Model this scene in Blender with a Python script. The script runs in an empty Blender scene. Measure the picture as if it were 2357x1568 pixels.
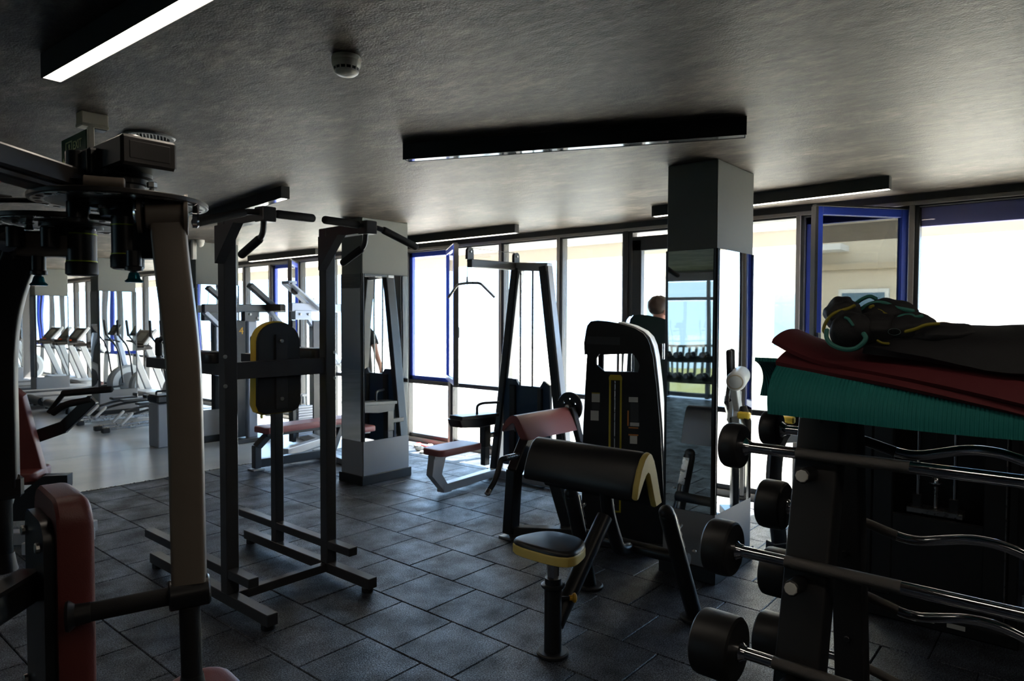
import bpy, math, random
from math import sin, cos, pi, radians
from mathutils import Vector as V, Matrix, noise as mnoise
random.seed(7)
C = bpy.context.scene.collection
SC = bpy.context.scene

# ------------------------------------------------------------------ camera
HC = 1.611
YAW = radians(40.3); PITCH = math.atan2(50.0, 1571.3); ROLL = radians(0.2)
fh = V((cos(YAW), sin(YAW), 0)); rr = V((sin(YAW), -cos(YAW), 0)); zz = V((0, 0, 1))
fw = fh*cos(PITCH) - zz*sin(PITCH); cu = fh*sin(PITCH) + zz*cos(PITCH)
r2 = rr*cos(ROLL) + cu*sin(ROLL); u2 = cu*cos(ROLL) - rr*sin(ROLL)
cam = bpy.data.objects.new('camera', bpy.data.cameras.new('camera')); C.objects.link(cam)
m = Matrix((r2, u2, -fw)).transposed().to_4x4(); m.translation = V((0, 0, HC)); cam.matrix_world = m
cam.data.sensor_width = 36; cam.data.lens = 24.0; cam.data.clip_start = .02; cam.data.clip_end = 200
cam.data.dof.use_dof = True; cam.data.dof.focus_distance = 2.4; cam.data.dof.aperture_fstop = 6.3
SC.camera = cam

# ------------------------------------------------------------------ world, sun, exposure
w = bpy.data.worlds.new('World'); SC.world = w; w.use_nodes = True
bg = w.node_tree.nodes['Background']; bg.inputs[0].default_value = (.42, .66, 1.0, 1); bg.inputs[1].default_value = 9.0
sl = bpy.data.lights.new('sun', 'SUN'); sl.energy = 75; sl.angle = radians(.6); sl.color = (1, .93, .82)
so = bpy.data.objects.new('sun', sl); C.objects.link(so)
so.rotation_euler = V((-.62, .20, -.76)).to_track_quat('-Z', 'Y').to_euler()
pl = bpy.data.lights.new('window_portal', 'AREA'); pl.shape = 'RECTANGLE'; pl.size = 22; pl.size_y = 2.55; pl.cycles.is_portal = True
po = bpy.data.objects.new('window_portal', pl); C.objects.link(po); po.location = (6.16, 10.4, 1.28)
po.rotation_euler = V((-1, 0, 0)).to_track_quat('-Z', 'Z').to_euler()
po.rotation_euler = (radians(90), 0, radians(90))
vs = SC.view_settings; vs.view_transform = 'Standard'; vs.look = 'None'; vs.gamma = 1; vs.use_curve_mapping = False
vs.exposure = 0.0
CEIL = 2.575

# ------------------------------------------------------------------ materials
MATS = {}
def mat(name, col, rough=.5, metal=0., coat=0., bump=0., bscale=200., var=0., vscale=6., spec=.5, emit=None, estr=0.):
    m = bpy.data.materials.new(name); m.use_nodes = True; nt = m.node_tree; b = nt.nodes['Principled BSDF']
    b.inputs['Base Color'].default_value = (*col, 1); b.inputs['Roughness'].default_value = rough
    b.inputs['Metallic'].default_value = metal; b.inputs['Coat Weight'].default_value = coat
    b.inputs['Specular IOR Level'].default_value = spec
    if emit: b.inputs['Emission Color'].default_value = (*emit, 1); b.inputs['Emission Strength'].default_value = estr
    tc = nt.nodes.new('ShaderNodeTexCoord')
    def tex(scale, detail=3):
        n = nt.nodes.new('ShaderNodeTexNoise'); n.inputs['Scale'].default_value = scale; n.inputs['Detail'].default_value = detail
        nt.links.new(tc.outputs['Object'], n.inputs['Vector']); return n
    if var > 0:
        n = tex(vscale); mx = nt.nodes.new('ShaderNodeMix'); mx.data_type = 'RGBA'
        mx.inputs[6].default_value = (*[c*(1-var) for c in col], 1); mx.inputs[7].default_value = (*[min(1, c*(1+var)) for c in col], 1)
        nt.links.new(n.outputs['Fac'], mx.inputs[0]); nt.links.new(mx.outputs[2], b.inputs['Base Color'])
        mr = nt.nodes.new('ShaderNodeMapRange'); mr.inputs[3].default_value = max(0.02, rough*(1-var*.5)); mr.inputs[4].default_value = min(1, rough*(1+var*.5))
        nt.links.new(n.outputs['Fac'], mr.inputs[0]); nt.links.new(mr.outputs[0], b.inputs['Roughness'])
    if bump > 0:
        n = tex(bscale, 2); bp = nt.nodes.new('ShaderNodeBump'); bp.inputs['Strength'].default_value = bump; bp.inputs['Distance'].default_value = .002
        nt.links.new(n.outputs['Fac'], bp.inputs['Height']); nt.links.new(bp.outputs[0], b.inputs['Normal'])
    MATS[name] = m; return m
mat('black_paint', (.014, .0145, .016), .34, var=.15, bump=.05)
mat('graphite_paint', (.046, .047, .051), .32, var=.15, bump=.08, bscale=350)
mat('bronze_paint', (.23, .192, .155), .36, var=.12, bump=.10, bscale=420)
mat('pec_dark', (.022, .019, .017), .38, var=.12, bump=.08, bscale=420)
mat('rack_paint', (.015, .015, .016), .55, bump=.10, bscale=400)
mat('silver_paint', (.36, .36, .37), .35, .35, var=.08)
mat('white_paint', (.62, .62, .61), .4, var=.06)
mat('chrome', (.74, .74, .76), .10, 1.0)
mat('worn_steel', (.42, .41, .40), .28, 1.0, var=.25, vscale=40)
mat('knurl', (.16, .15, .14), .42, .9, bump=.8, bscale=900)
mat('zinc', (.55, .55, .53), .35, 1.0, var=.2, vscale=60)
mat('rubber', (.013, .013, .014), .45, bump=.06, bscale=300)
mat('foam', (.010, .010, .011), .75, bump=.25, bscale=500)
mat('black_leather', (.013, .013, .015), .36, bump=.25, bscale=420)
mat('back_board', (.018, .018, .018), .55, var=.1)
mat('yellow_vinyl', (.85, .58, .06), .45, bump=.12, bscale=380, var=.06)
mat('cream_yellow_vinyl', (.66, .50, .13), .45, bump=.12, bscale=380, var=.10)
mat('red_leather', (.155, .036, .029), .42, bump=.30, bscale=330, var=.08)
mat('pink_red_leather', (.26, .075, .072), .42, bump=.25, bscale=330, var=.08)
mat('yellow_plastic', (.80, .42, .01), .35)
mat('yellow_trim', (.55, .43, .03), .45)
mat('blue_shroud', (.012, .035, .075), .35)
mat('teal_knob', (.0, .16, .22), .2, .6)
mat('lime_ring', (.42, .55, .02), .4)
mat('window_frame', (.020, .020, .021), .4)
mat('bare_alu', (.33, .30, .27), .45, .3)
mat('blue_frame', (.020, .055, .42), .35)
mat('column_paint', (.150, .158, .145), .6, var=.05)
mat('panel_grey', (.27, .28, .30), .45, var=.04)
mat('plinth_black', (.012, .012, .013), .45)
mat('cream_plastic', (.55, .50, .40), .45)
mat('white_plastic', (.85, .80, .72), .35)
mat('dark_slot', (.02, .018, .016), .6)
mat('sign_green', (.004, .045, .018), .4)
mat('sign_glow', (.55, .60, .30), .5)
mat('lamp_black', (.006, .006, .0065), .45)
mat('lamp_off', (.10, .10, .105), .08, coat=.5)
mat('lamp_on', (.9, .9, .9), .4, emit=(1, .88, .74), estr=14.0)
mat('vent_metal', (.16, .16, .165), .5)
mat('paper', (.62, .62, .58), .7)
mat('orange_label', (.65, .22, .05), .6)
mat('skin', (.55, .28, .20), .5, var=.08)
mat('hair', (.035, .018, .010), .55, bump=.6, bscale=160)
mat('shirt_black', (.012, .012, .013), .8, bump=.3, bscale=120)
mat('shorts_black', (.02, .02, .022), .8)
mat('sock_white', (.7, .7, .68), .8)
mat('shoe_dark', (.05, .045, .045), .6)
mat('maroon_mat', (.12, .012, .016), .8, bump=.2, bscale=260)
mat('glove_black', (.010, .010, .012), .7, bump=.35, bscale=220)
mat('teal_trim', (.035, .20, .165), .6)
mat('mustard_trim', (.28, .23, .012), .6)
mat('print_grey', (.12, .17, .17), .6)
mat('treadmill_grey', (.40, .40, .40), .4, .2)
mat('treadmill_dark', (.035, .028, .026), .5)
mat('orange_paint', (.75, .10, .02), .45)
mat('steel_blue', (.38, .43, .52), .38, .25)
mat('stack_grey', (.30, .32, .36), .35, .5)
mat('red_cloth', (.75, .03, .03), .6)
mat('pale_stone', (.62, .58, .50), .8, var=.15)
mat('soffit', (.60, .57, .52), .8)
mat('violet_reflection', (.26, .26, .62), .5)
mat('wall_dark', (.06, .06, .062), .7, var=.06)
mat('ground', (.56, .53, .47), .9, var=.12, vscale=1.2)
mat('grass', (.13, .15, .07), .9, var=.3, vscale=4)
mat('facade', (.50, .42, .31), .85)
mat('facade_white', (.72, .72, .70), .8)
mat('facade_glass', (.12, .20, .27), .15)
mat('rail_white', (.55, .55, .48), .5)
mat('shroud_green', (.010, .022, .020), .18)
mat('led_red', (.9, .05, .05), .4, emit=(1, .03, .06), estr=1.3)

def node_mat(name):
    m = bpy.data.materials.new(name); m.use_nodes = True; MATS[name] = m
    nt = m.node_tree; return m, nt, nt.nodes['Principled BSDF'], nt.nodes.new, nt.links.new
def glass(name, tint, refl=.08):
    m, nt, b, N, L = node_mat(name); out = nt.nodes['Material Output']; nt.nodes.remove(b)
    t = N('ShaderNodeBsdfTransparent'); t.inputs[0].default_value = (*tint, 1); g = N('ShaderNodeBsdfGlossy'); g.inputs['Roughness'].default_value = .01
    lw = N('ShaderNodeLayerWeight'); lw.inputs[0].default_value = .5; pw = N('ShaderNodeMath'); pw.operation = 'POWER'; pw.inputs[1].default_value = 4.5; L(lw.outputs['Facing'], pw.inputs[0])
    fr = N('ShaderNodeMapRange'); fr.inputs[3].default_value = refl*.6; fr.inputs[4].default_value = .85; L(pw.outputs[0], fr.inputs[0]); mx = N('ShaderNodeMixShader')
    L(fr.outputs[0], mx.inputs[0]); L(t.outputs[0], mx.inputs[1]); L(g.outputs[0], mx.inputs[2]); L(mx.outputs[0], out.inputs[0])
glass('glass', (.93, .95, .94)); glass('glass_tint', (.30, .31, .30)); glass('glass_bronze', (.42, .42, .38))
# mirror: slightly wavy silvered acrylic
m, nt, b, N, L = node_mat('mirror')
b.inputs['Base Color'].default_value = (.86, .88, .87, 1); b.inputs['Metallic'].default_value = 1; b.inputs['Roughness'].default_value = .015
tc = N('ShaderNodeTexCoord'); mp = N('ShaderNodeMapping'); mp.inputs['Scale'].default_value = (1, 1, .55); nz = N('ShaderNodeTexNoise'); nz.inputs['Scale'].default_value = 3.2; nz.inputs['Detail'].default_value = 0
L(tc.outputs['Object'], mp.inputs[0]); L(mp.outputs[0], nz.inputs[0]); bp = N('ShaderNodeBump'); bp.inputs['Strength'].default_value = .05; bp.inputs['Distance'].default_value = .02
L(nz.outputs['Fac'], bp.inputs['Height']); L(bp.outputs[0], b.inputs['Normal'])
# rubber crumb tile
m, nt, b, N, L = node_mat('rubber_tile')
tc = N('ShaderNodeTexCoord'); ge = N('ShaderNodeNewGeometry'); oi = N('ShaderNodeObjectInfo')
def noi(vec, s, d, r=.5):
    n = N('ShaderNodeTexNoise'); n.inputs['Scale'].default_value = s; n.inputs['Detail'].default_value = d; n.inputs['Roughness'].default_value = r; L(vec, n.inputs['Vector']); return n
def ramp(src, stops):
    r = N('ShaderNodeValToRGB'); e = r.color_ramp.elements
    while len(e) < len(stops): e.new(.5)
    for i, (p, c) in enumerate(stops): e[i].position = p; e[i].color = (*c, 1)
    L(src, r.inputs[0]); return r
wp = ge.outputs['Position']
sp = noi(wp, 150, 3, .65); cl = noi(wp, 4.6, 4, .6); 
base = ramp(sp.outputs['Fac'], [(.36, (.010, .012, .016)), (.52, (.032, .038, .052)), (.68, (.13, .155, .20))])
dust = ramp(cl.outputs['Fac'], [(.34, (.34, .34, .34)), (.48, (.95, .95, .95)), (.66, (1.7, 1.7, 1.7))])
mu = N('ShaderNodeMix'); mu.data_type = 'RGBA'; mu.blend_type = 'MULTIPLY'; mu.inputs[0].default_value = 1
L(base.outputs[0], mu.inputs[6]); L(dust.outputs[0], mu.inputs[7])
mu2 = N('ShaderNodeMix'); mu2.data_type = 'RGBA'; mu2.blend_type = 'MULTIPLY'; mu2.inputs[0].default_value = 1
rv = N('ShaderNodeMapRange'); rv.inputs[3].default_value = .75; rv.inputs[4].default_value = 1.25; L(oi.outputs['Random'], rv.inputs[0])
L(mu.outputs[2], mu2.inputs[6]); L(rv.outputs[0], mu2.inputs[7]); L(mu2.outputs[2], b.inputs['Base Color'])
rg = N('ShaderNodeMapRange'); rg.inputs[3].default_value = .58; rg.inputs[4].default_value = .28; rg.inputs[1].default_value = .3; rg.inputs[2].default_value = .7; L(cl.outputs['Fac'], rg.inputs[0]); L(rg.outputs[0], b.inputs['Roughness']); sr = N('ShaderNodeMapRange'); sr.inputs[1].default_value = .38; sr.inputs[2].default_value = .66; sr.inputs[3].default_value = .10; sr.inputs[4].default_value = 1.0; L(sp.outputs['Fac'], sr.inputs[0]); L(sr.outputs[0], b.inputs['Specular IOR Level'])
bp = N('ShaderNodeBump'); bp.inputs['Strength'].default_value = .8; bp.inputs['Distance'].default_value = .0035; L(sp.outputs['Fac'], bp.inputs['Height']); L(bp.outputs[0], b.inputs['Normal'])
# grey vinyl
m, nt, b, N, L = node_mat('vinyl')
ge = N('ShaderNodeNewGeometry'); n1 = noi(ge.outputs['Position'], 1.3, 3); r1 = ramp(n1.outputs['Fac'], [(.3, (.32, .345, .37)), (.7, (.44, .465, .49))]); L(r1.outputs[0], b.inputs['Base Color'])
b.inputs['Roughness'].default_value = .24
n2 = noi(ge.outputs['Position'], 14, 2); bp = N('ShaderNodeBump'); bp.inputs['Strength'].default_value = .06; bp.inputs['Distance'].default_value = .004; L(n2.outputs['Fac'], bp.inputs['Height']); L(bp.outputs[0], b.inputs['Normal'])
# trowelled plaster ceiling
m, nt, b, N, L = node_mat('plaster')
ge = N('ShaderNodeNewGeometry'); mp = N('ShaderNodeMapping'); mp.inputs['Scale'].default_value = (1, .45, 1); mp.inputs['Rotation'].default_value = (0, 0, .5); L(ge.outputs['Position'], mp.inputs[0])
n1 = noi(mp.outputs[0], 3.2, 6, .68); n2 = noi(mp.outputs[0], 22, 5, .7); n3 = noi(ge.outputs['Position'], 130, 2)
r1 = ramp(n1.outputs['Fac'], [(.36, (.034, .028, .023)), (.50, (.066, .055, .045)), (.64, (.150, .128, .106))])
r2_ = ramp(n2.outputs['Fac'], [(.34, (.60, .60, .60)), (.50, (.98, .98, .98)), (.68, (1.5, 1.5, 1.5))])
mu = N('ShaderNodeMix'); mu.data_type = 'RGBA'; mu.blend_type = 'MULTIPLY'; mu.inputs[0].default_value = 1; L(r1.outputs[0], mu.inputs[6]); L(r2_.outputs[0], mu.inputs[7]); L(mu.outputs[2], b.inputs['Base Color'])
b.inputs['Roughness'].default_value = .50; b.inputs['Specular IOR Level'].default_value = .22
ad = N('ShaderNodeMath'); ad.operation = 'MULTIPLY_ADD'; ad.inputs[1].default_value = 2.4; L(n2.outputs['Fac'], ad.inputs[0]); L(n3.outputs['Fac'], ad.inputs[2])
bp = N('ShaderNodeBump'); bp.inputs['Strength'].default_value = .32; bp.inputs['Distance'].default_value = .0045; L(ad.outputs[0], bp.inputs['Height']); L(bp.outputs[0], b.inputs['Normal'])
# ribbed teal mat (UV-free: ribs along world Y)
m, nt, b, N, L = node_mat('teal_mat')
ge = N('ShaderNodeNewGeometry'); sx = N('ShaderNodeSeparateXYZ'); L(ge.outputs['Position'], sx.inputs[0])
mt = N('ShaderNodeMath'); mt.operation = 'MULTIPLY'; mt.inputs[1].default_value = 2*pi/.0088; L(sx.outputs['Y'], mt.inputs[0]); sn = N('ShaderNodeMath'); sn.operation = 'SINE'; L(mt.outputs[0], sn.inputs[0])
b.inputs['Base Color'].default_value = (.008, .205, .188, 1); b.inputs['Roughness'].default_value = .7
bp = N('ShaderNodeBump'); bp.inputs['Strength'].default_value = .8; bp.inputs['Distance'].default_value = .002; L(sn.outputs[0], bp.inputs['Height']); L(bp.outputs[0], b.inputs['Normal'])
# brick facade across the street
m, nt, b, N, L = node_mat('brick_facade')
tc = N('ShaderNodeTexCoord'); br = N('ShaderNodeTexBrick'); br.inputs['Scale'].default_value = 4; br.inputs['Color1'].default_value = (.52, .36, .22, 1); br.inputs['Color2'].default_value = (.60, .44, .28, 1); br.inputs['Mortar'].default_value = (.62, .55, .44, 1); br.inputs['Mortar Size'].default_value = .012
mp = N('ShaderNodeMapping'); mp.inputs['Rotation'].default_value = (radians(90), 0, radians(90)); L(tc.outputs['Object'], mp.inputs[0]); L(mp.outputs[0], br.inputs[0]); L(br.outputs[0], b.inputs['Base Color']); b.inputs['Roughness'].default_value = .9

# ------------------------------------------------------------------ mesh helpers
def basis(d, up=(0, 0, 1)):
    d = V(d).normalized(); u = V(up)
    if abs(d.dot(u.normalized())) > .98: u = V((1, 0, 0)) if abs(d.x) < .9 else V((0, 1, 0))
    s = d.cross(u).normalized(); return d, s, s.cross(d).normalized()
def fil(pts, rad, n=5):
    pts = [V(p) for p in pts]; out = [pts[0]]
    for i in range(1, len(pts)-1):
        a, b, c = pts[i-1], pts[i], pts[i+1]; d1 = (a-b); d2 = (c-b); l = min(rad, d1.length*.48, d2.length*.48)
        p, q = b+d1.normalized()*l, b+d2.normalized()*l
        for k in range(n+1):
            t = k/n; out.append(p*(1-t)**2 + b*2*t*(1-t) + q*t*t)
    out.append(pts[-1]); return out
def rrect(w, h, r, n=4):
    P = []; r = min(r, w/2-1e-4, h/2-1e-4)
    for cx, cy, a0 in ((w/2-r, h/2-r, 0), (-w/2+r, h/2-r, 90), (-w/2+r, -h/2+r, 180), (w/2-r, -h/2+r, 270)):
        for k in range(n+1):
            a = radians(a0+90*k/n); P.append((cx+r*cos(a), cy+r*sin(a)))
    return P
class MB:
    def __init__(s): s.v = []; s.f = []; s.M = None
    def add(s, vs, fs):
        o = len(s.v); s.v += [V(p) for p in vs]; s.f += [tuple(i+o for i in f) for f in fs]; return s
    def box(s, c, size, bev=.0, ax=None):
        c = V(c); X, Y, Z = ax or (V((1, 0, 0)), V((0, 1, 0)), V((0, 0, 1)))
        h = [x/2 for x in size]; b = min(bev, min(h)*.9)
        P = lambda x, y, z: c+X*x+Y*y+Z*z
        sg = [(-1, -1, -1), (1, -1, -1), (1, 1, -1), (-1, 1, -1), (-1, -1, 1), (1, -1, 1), (1, 1, 1), (-1, 1, 1)]
        if b <= 0:
            s.add([P(a*h[0], e*h[1], g*h[2]) for a, e, g in sg], [(3, 2, 1, 0), (4, 5, 6, 7), (0, 1, 5, 4), (1, 2, 6, 5), (2, 3, 7, 6), (3, 0, 4, 7)]); return s
        vs = []
        for a, e, g in sg:
            vs += [P(a*h[0], e*(h[1]-b), g*(h[2]-b)), P(a*(h[0]-b), e*h[1], g*(h[2]-b)), P(a*(h[0]-b), e*(h[1]-b), g*h[2])]
        q = lambda i, k: i*3+k
        fs = [tuple(q(i, 2) for i in (3, 2, 1, 0)), tuple(q(i, 2) for i in (4, 5, 6, 7)), tuple(q(i, 1) for i in (0, 1, 5, 4)), tuple(q(i, 0) for i in (1, 2, 6, 5)), tuple(q(i, 1) for i in (2, 3, 7, 6)), tuple(q(i, 0) for i in (3, 0, 4, 7))]
        for i, j, k1, k2 in ((0, 1, 1, 2), (2, 3, 1, 2), (4, 5, 2, 1), (6, 7, 2, 1), (1, 2, 0, 2), (3, 0, 0, 2), (5, 6, 2, 0), (7, 4, 2, 0)):
            fs.append((q(i, k1), q(i, k2), q(j, k2), q(j, k1)))
        for i, j in ((0, 4), (1, 5), (2, 6), (3, 7)):
            k1, k2 = (0, 1) if i in (0, 2) else (1, 0)
            fs.append((q(i, k1), q(i, k2), q(j, k2), q(j, k1)))
        for i, (a, e, g) in enumerate(sg):
            fs.append((q(i, 0), q(i, 1), q(i, 2)) if a*e*g > 0 else (q(i, 2), q(i, 1), q(i, 0)))
        s.add(vs, fs); return s
    def beam(s, p0, p1, w, h, bev=.004, up=(0, 0, 1)):
        p0, p1 = V(p0), V(p1); d, sd, u = basis(p1-p0, up)
        return s.box((p0+p1)/2, ((p1-p0).length, w, h), bev, (d, -sd, u))
    def sweep(s, pts, prof, cap=True, up=None, scale=None):
        # prof: closed 2D polygon swept along pts
        pts = [V(p) for p in pts]; n = len(pts); k = len(prof); vs = []
        d, sd, u = basis(pts[1]-pts[0], up or (0, 0, 1))
        for i, p in enumerate(pts):
            if i == 0: t = pts[1]-pts[0]
            elif i == n-1: t = pts[-1]-pts[-2]
            else: t = (pts[i]-pts[i-1]).normalized()+(pts[i+1]-pts[i]).normalized()
            t.normalize()
            if up is not None: _, sd, u = basis(t, up)
            else: q = d.rotation_difference(t); sd = q @ sd; u = q @ u; d = t
            sc = scale[i] if scale else 1
            st = 1.
            vs += [p+sd*(a*sc)+u*(e*sc) for a, e in prof]
        fs = [(i*k+j, i*k+(j+1) % k, (i+1)*k+(j+1) % k, (i+1)*k+j) for i in range(n-1) for j in range(k)]
        if cap: fs += [tuple(range(k-1, -1, -1)), tuple((n-1)*k+j for j in range(k))]
        return s.add(vs, fs)
    def tube(s, pts, r, seg=14, cap=True, fr=0, rs=None):
        if fr: pts = fil(pts, fr)
        prof = [(r*cos(2*pi*i/seg), r*sin(2*pi*i/seg)) for i in range(seg)]
        return s.sweep(pts, prof, cap, None, rs)
    def rod(s, pts, r, seg=14, fr=0, n=4):
        # tube with rounded ends
        pts = [V(p) for p in (fil(pts, fr) if fr else pts)]
        d0 = (pts[1]-pts[0]).normalized(); d1 = (pts[-1]-pts[-2]).normalized(); A = []; B = []; ra = []; rb = []
        for i in range(n):
            a = pi/2*i/n; A.append(pts[0]-d0*(r*cos(a)*.8)); ra.append(max(.08, sin(a))); B.append(pts[-1]+d1*(r*sin(a+pi/2/n)*.8)); rb.append(max(.08, cos(a+pi/2/n)))
        return s.tube(A+pts+B, r, seg, True, 0, ra+[1]*len(pts)+rb)
    def lathe(s, prof, o, ax=(0, 0, 1), seg=24, cap=True):
        o = V(o); d, sd, u = basis(ax); vs = []
        for r, h in prof: vs += [o+d*h+(sd*cos(2*pi*i/seg)+u*sin(2*pi*i/seg))*r for i in range(seg)]
        n = len(prof); fs = [(i*seg+j, i*seg+(j+1) % seg, (i+1)*seg+(j+1) % seg, (i+1)*seg+j) for i in range(n-1) for j in range(seg)]
        if cap: fs += [tuple(range(seg-1, -1, -1)), tuple((n-1)*seg+j for j in range(seg))]
        return s.add(vs, fs)
    def cyl(s, p0, p1, r, seg=20, bev=.002):
        p0, p1 = V(p0), V(p1); L_ = (p1-p0).length; b = min(bev, r*.3, L_*.3)
        return s.lathe([(r-b, 0), (r, b), (r, L_-b), (r-b, L_)], p0, p1-p0, seg)
    def prism(s, poly, o, u, v, th, bev=0):
        o, u, v = V(o), V(u), V(v); n = u.cross(v).normalized(); k = len(poly)
        if bev:
            c = V((sum(p[0] for p in poly)/k, sum(p[1] for p in poly)/k)); ins = []
            for x, y in poly:
                q = V((x, y))-c; l = max(q.length, 1e-6); q = q*(max(.2, (l-bev)/l)); ins.append(c+q)
            L = [(ins, 0), (poly, bev), (poly, th-bev), (ins, th)]
        else: L = [(poly, 0), (poly, th)]
        vs = []
        for P, h in L: vs += [o+u*p[0]+v*p[1]+n*h for p in P]
        fs = [(i*k+j, i*k+(j+1) % k, (i+1)*k+(j+1) % k, (i+1)*k+j) for i in range(len(L)-1) for j in range(k)]
        fs += [tuple(range(k-1, -1, -1)), tuple((len(L)-1)*k+j for j in range(k))]
        return s.add(vs, fs)
    def cushion(s, poly, o, u, v, th, r=.02, n=4, puff=.0):
        # padded slab: outline poly in (u,v), soft rounded top edge, thickness along u x v
        o, u, v = V(o), V(u), V(v); nn = u.cross(v).normalized(); k = len(poly)
        c = V((sum(p[0] for p in poly)/k, sum(p[1] for p in poly)/k)); L = []
        def ins(d):
            out = []
            for x, y in poly:
                q = V((x, y))-c; l = max(q.length, 1e-6); out.append(c+q*max(.05, (l-d)/l))
            return out
        L.append((ins(r*.25), 0)); L.append((ins(0), r*.25))
        for i in range(n+1):
            a = pi/2*i/n; L.append((ins(r*(1-cos(a))), th-r+r*sin(a)))
        for t in (.25, .5, .75):
            L.append(([c+(V(p)-c)*(1-t) for p in ins(r)], th+puff*sin(t*pi/2)))
        vs = []
        for P, h in L: vs += [o+u*p[0]+v*p[1]+nn*h for p in P]
        fs = [(i*k+j, i*k+(j+1) % k, (i+1)*k+(j+1) % k, (i+1)*k+j) for i in range(len(L)-1) for j in range(k)]
        fs += [tuple(range(k-1, -1, -1)), tuple((len(L)-1)*k+j for j in range(k))]
        return s.add(vs, fs)
    def blob(s, c, r, ax=None, seg=18, rings=12, nz=0, nsc=6., seed=0):
        c = V(c); X, Y, Z = ax or (V((1, 0, 0)), V((0, 1, 0)), V((0, 0, 1))); vs = []
        for i in range(rings+1):
            th = pi*i/rings
            for j in range(seg):
                ph = 2*pi*j/seg; q = V((sin(th)*cos(ph), sin(th)*sin(ph), cos(th)))
                k = 1+nz*mnoise.noise(q*nsc*.3+V((seed, seed*2, 0))) if nz else 1
                vs.append(c+X*(q.x*r[0]*k)+Y*(q.y*r[1]*k)+Z*(q.z*r[2]*k))
        fs = [(i*seg+j, (i+1)*seg+j, (i+1)*seg+(j+1) % seg, i*seg+(j+1) % seg) for i in range(rings) for j in range(seg)]
        return s.add(vs, fs)
    def grid(s, rows, th=None, nrm=None):
        # surface through rows of points; closed slab when th given (offset by nrm(i,j)*th)
        n, k = len(rows), len(rows[0]); top = [V(p) for r in rows for p in r]
        q = lambda i, j, o=0: o+i*k+j
        fs = [(q(i, j), q(i, j+1), q(i+1, j+1), q(i+1, j)) for i in range(n-1) for j in range(k-1)]
        if th is None: return s.add(top, fs)
        bot = []
        for i in range(n):
            for j in range(k):
                a = V(rows[i][min(j+1, k-1)])-V(rows[i][max(j-1, 0)]); b = V(rows[min(i+1, n-1)][j])-V(rows[max(i-1, 0)][j])
                bot.append(V(rows[i][j])-a.cross(b).normalized()*th)
        o = n*k; fs2 = fs+[tuple(reversed([x+o for x in f])) for f in fs]
        for i in range(n-1): fs2 += [(q(i, 0, o), q(i, 0), q(i+1, 0), q(i+1, 0, o))[::-1] if 0 else (q(i, 0), q(i+1, 0), q(i+1, 0, o), q(i, 0, o)), (q(i, k-1), q(i, k-1, o), q(i+1, k-1, o), q(i+1, k-1))]
        for j in range(k-1): fs2 += [(q(0, j), q(0, j, o), q(0, j+1, o), q(0, j+1)), (q(n-1, j), q(n-1, j+1), q(n-1, j+1, o), q(n-1, j, o))]
        return s.add(top+bot, fs2)
def mesh(name, mb, mt, loc=V((0, 0, 0)), smooth=32):
    me = bpy.data.meshes.new(name); me.from_pydata([tuple(p-loc) for p in mb.v], [], mb.f); me.validate()
    me.materials.append(MATS[mt])
    me.polygons.foreach_set('use_smooth', [True]*len(me.polygons)); me.set_sharp_from_angle(angle=radians(smooth)); me.update()
    return me
LOC = {}
def part(parent, name, mb, mt, label=None, smooth=32):
    root = parent
    while root.parent: root = root.parent
    o = bpy.data.objects.new(name, mesh(name, mb, mt, LOC.get(root, V((0, 0, 0))), smooth)); C.objects.link(o); o.parent = parent
    if label: o['label'] = label
    return o
def thing(name, label, cat, loc=(0, 0, 0), group=None, rz=0, world=True):
    # Empty at the thing's base; parts are given in world coordinates unless world=False (then local)
    o = bpy.data.objects.new(name, None); C.objects.link(o); o.location = loc; o.empty_display_size = .1
    o['label'] = label; o['category'] = cat
    if group: o['group'] = group
    if world: LOC[o] = V(loc)
    else: o.rotation_euler = (0, 0, rz); LOC[o] = V((0, 0, 0))
    return o
def single(name, mb, mt, label, cat, loc=(0, 0, 0), group=None, smooth=32):
    o = bpy.data.objects.new(name, mesh(name, mb, mt, V(loc), smooth)); C.objects.link(o); o.location = loc
    o['label'] = label; o['category'] = cat
    if group: o['group'] = group
    LOC[o] = V(loc); return o
def struct(name, mb, mt, label=None):
    o = bpy.data.objects.new(name, mesh(name, mb, mt)); C.objects.link(o); o['kind'] = 'structure'
    if label: o['label'] = label
    LOC[o] = V((0, 0, 0)); return o
def copy_tree(o, loc, rz=None, label=None, parent=None):
    c = o.copy(); C.objects.link(c)
    if parent: c.parent = parent
    else:
        c.location = loc
        if rz is not None: c.rotation_euler = (0, 0, rz)
        if label: c['label'] = label
    for ch in list(o.children): copy_tree(ch, None, None, None, c)
    return c
def text(parent, name, body, size, o, u, v, mt, ext=.0006, align='CENTER'):
    cu_ = bpy.data.curves.new(name, 'FONT'); cu_.body = body; cu_.size = size; cu_.extrude = ext; cu_.align_x = align; cu_.align_y = 'CENTER'
    t = bpy.data.objects.new('tmp', cu_); C.objects.link(t); dg = bpy.context.evaluated_depsgraph_get(); me = bpy.data.meshes.new_from_object(t.evaluated_get(dg))
    bpy.data.objects.remove(t); u, v, o = V(u), V(v), V(o); n = u.cross(v)
    root = parent
    while root.parent: root = root.parent
    l = LOC.get(root, V((0, 0, 0)))
    for vt in me.vertices: c = vt.co.copy(); vt.co = o+u*c.x+v*c.y+n*c.z-l
    me.materials.clear(); me.materials.append(MATS[mt]); ob = bpy.data.objects.new(name, me); C.objects.link(ob); ob.parent = parent; return ob
X_, Y_, Z_ = V((1, 0, 0)), V((0, 1, 0)), V((0, 0, 1))
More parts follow.
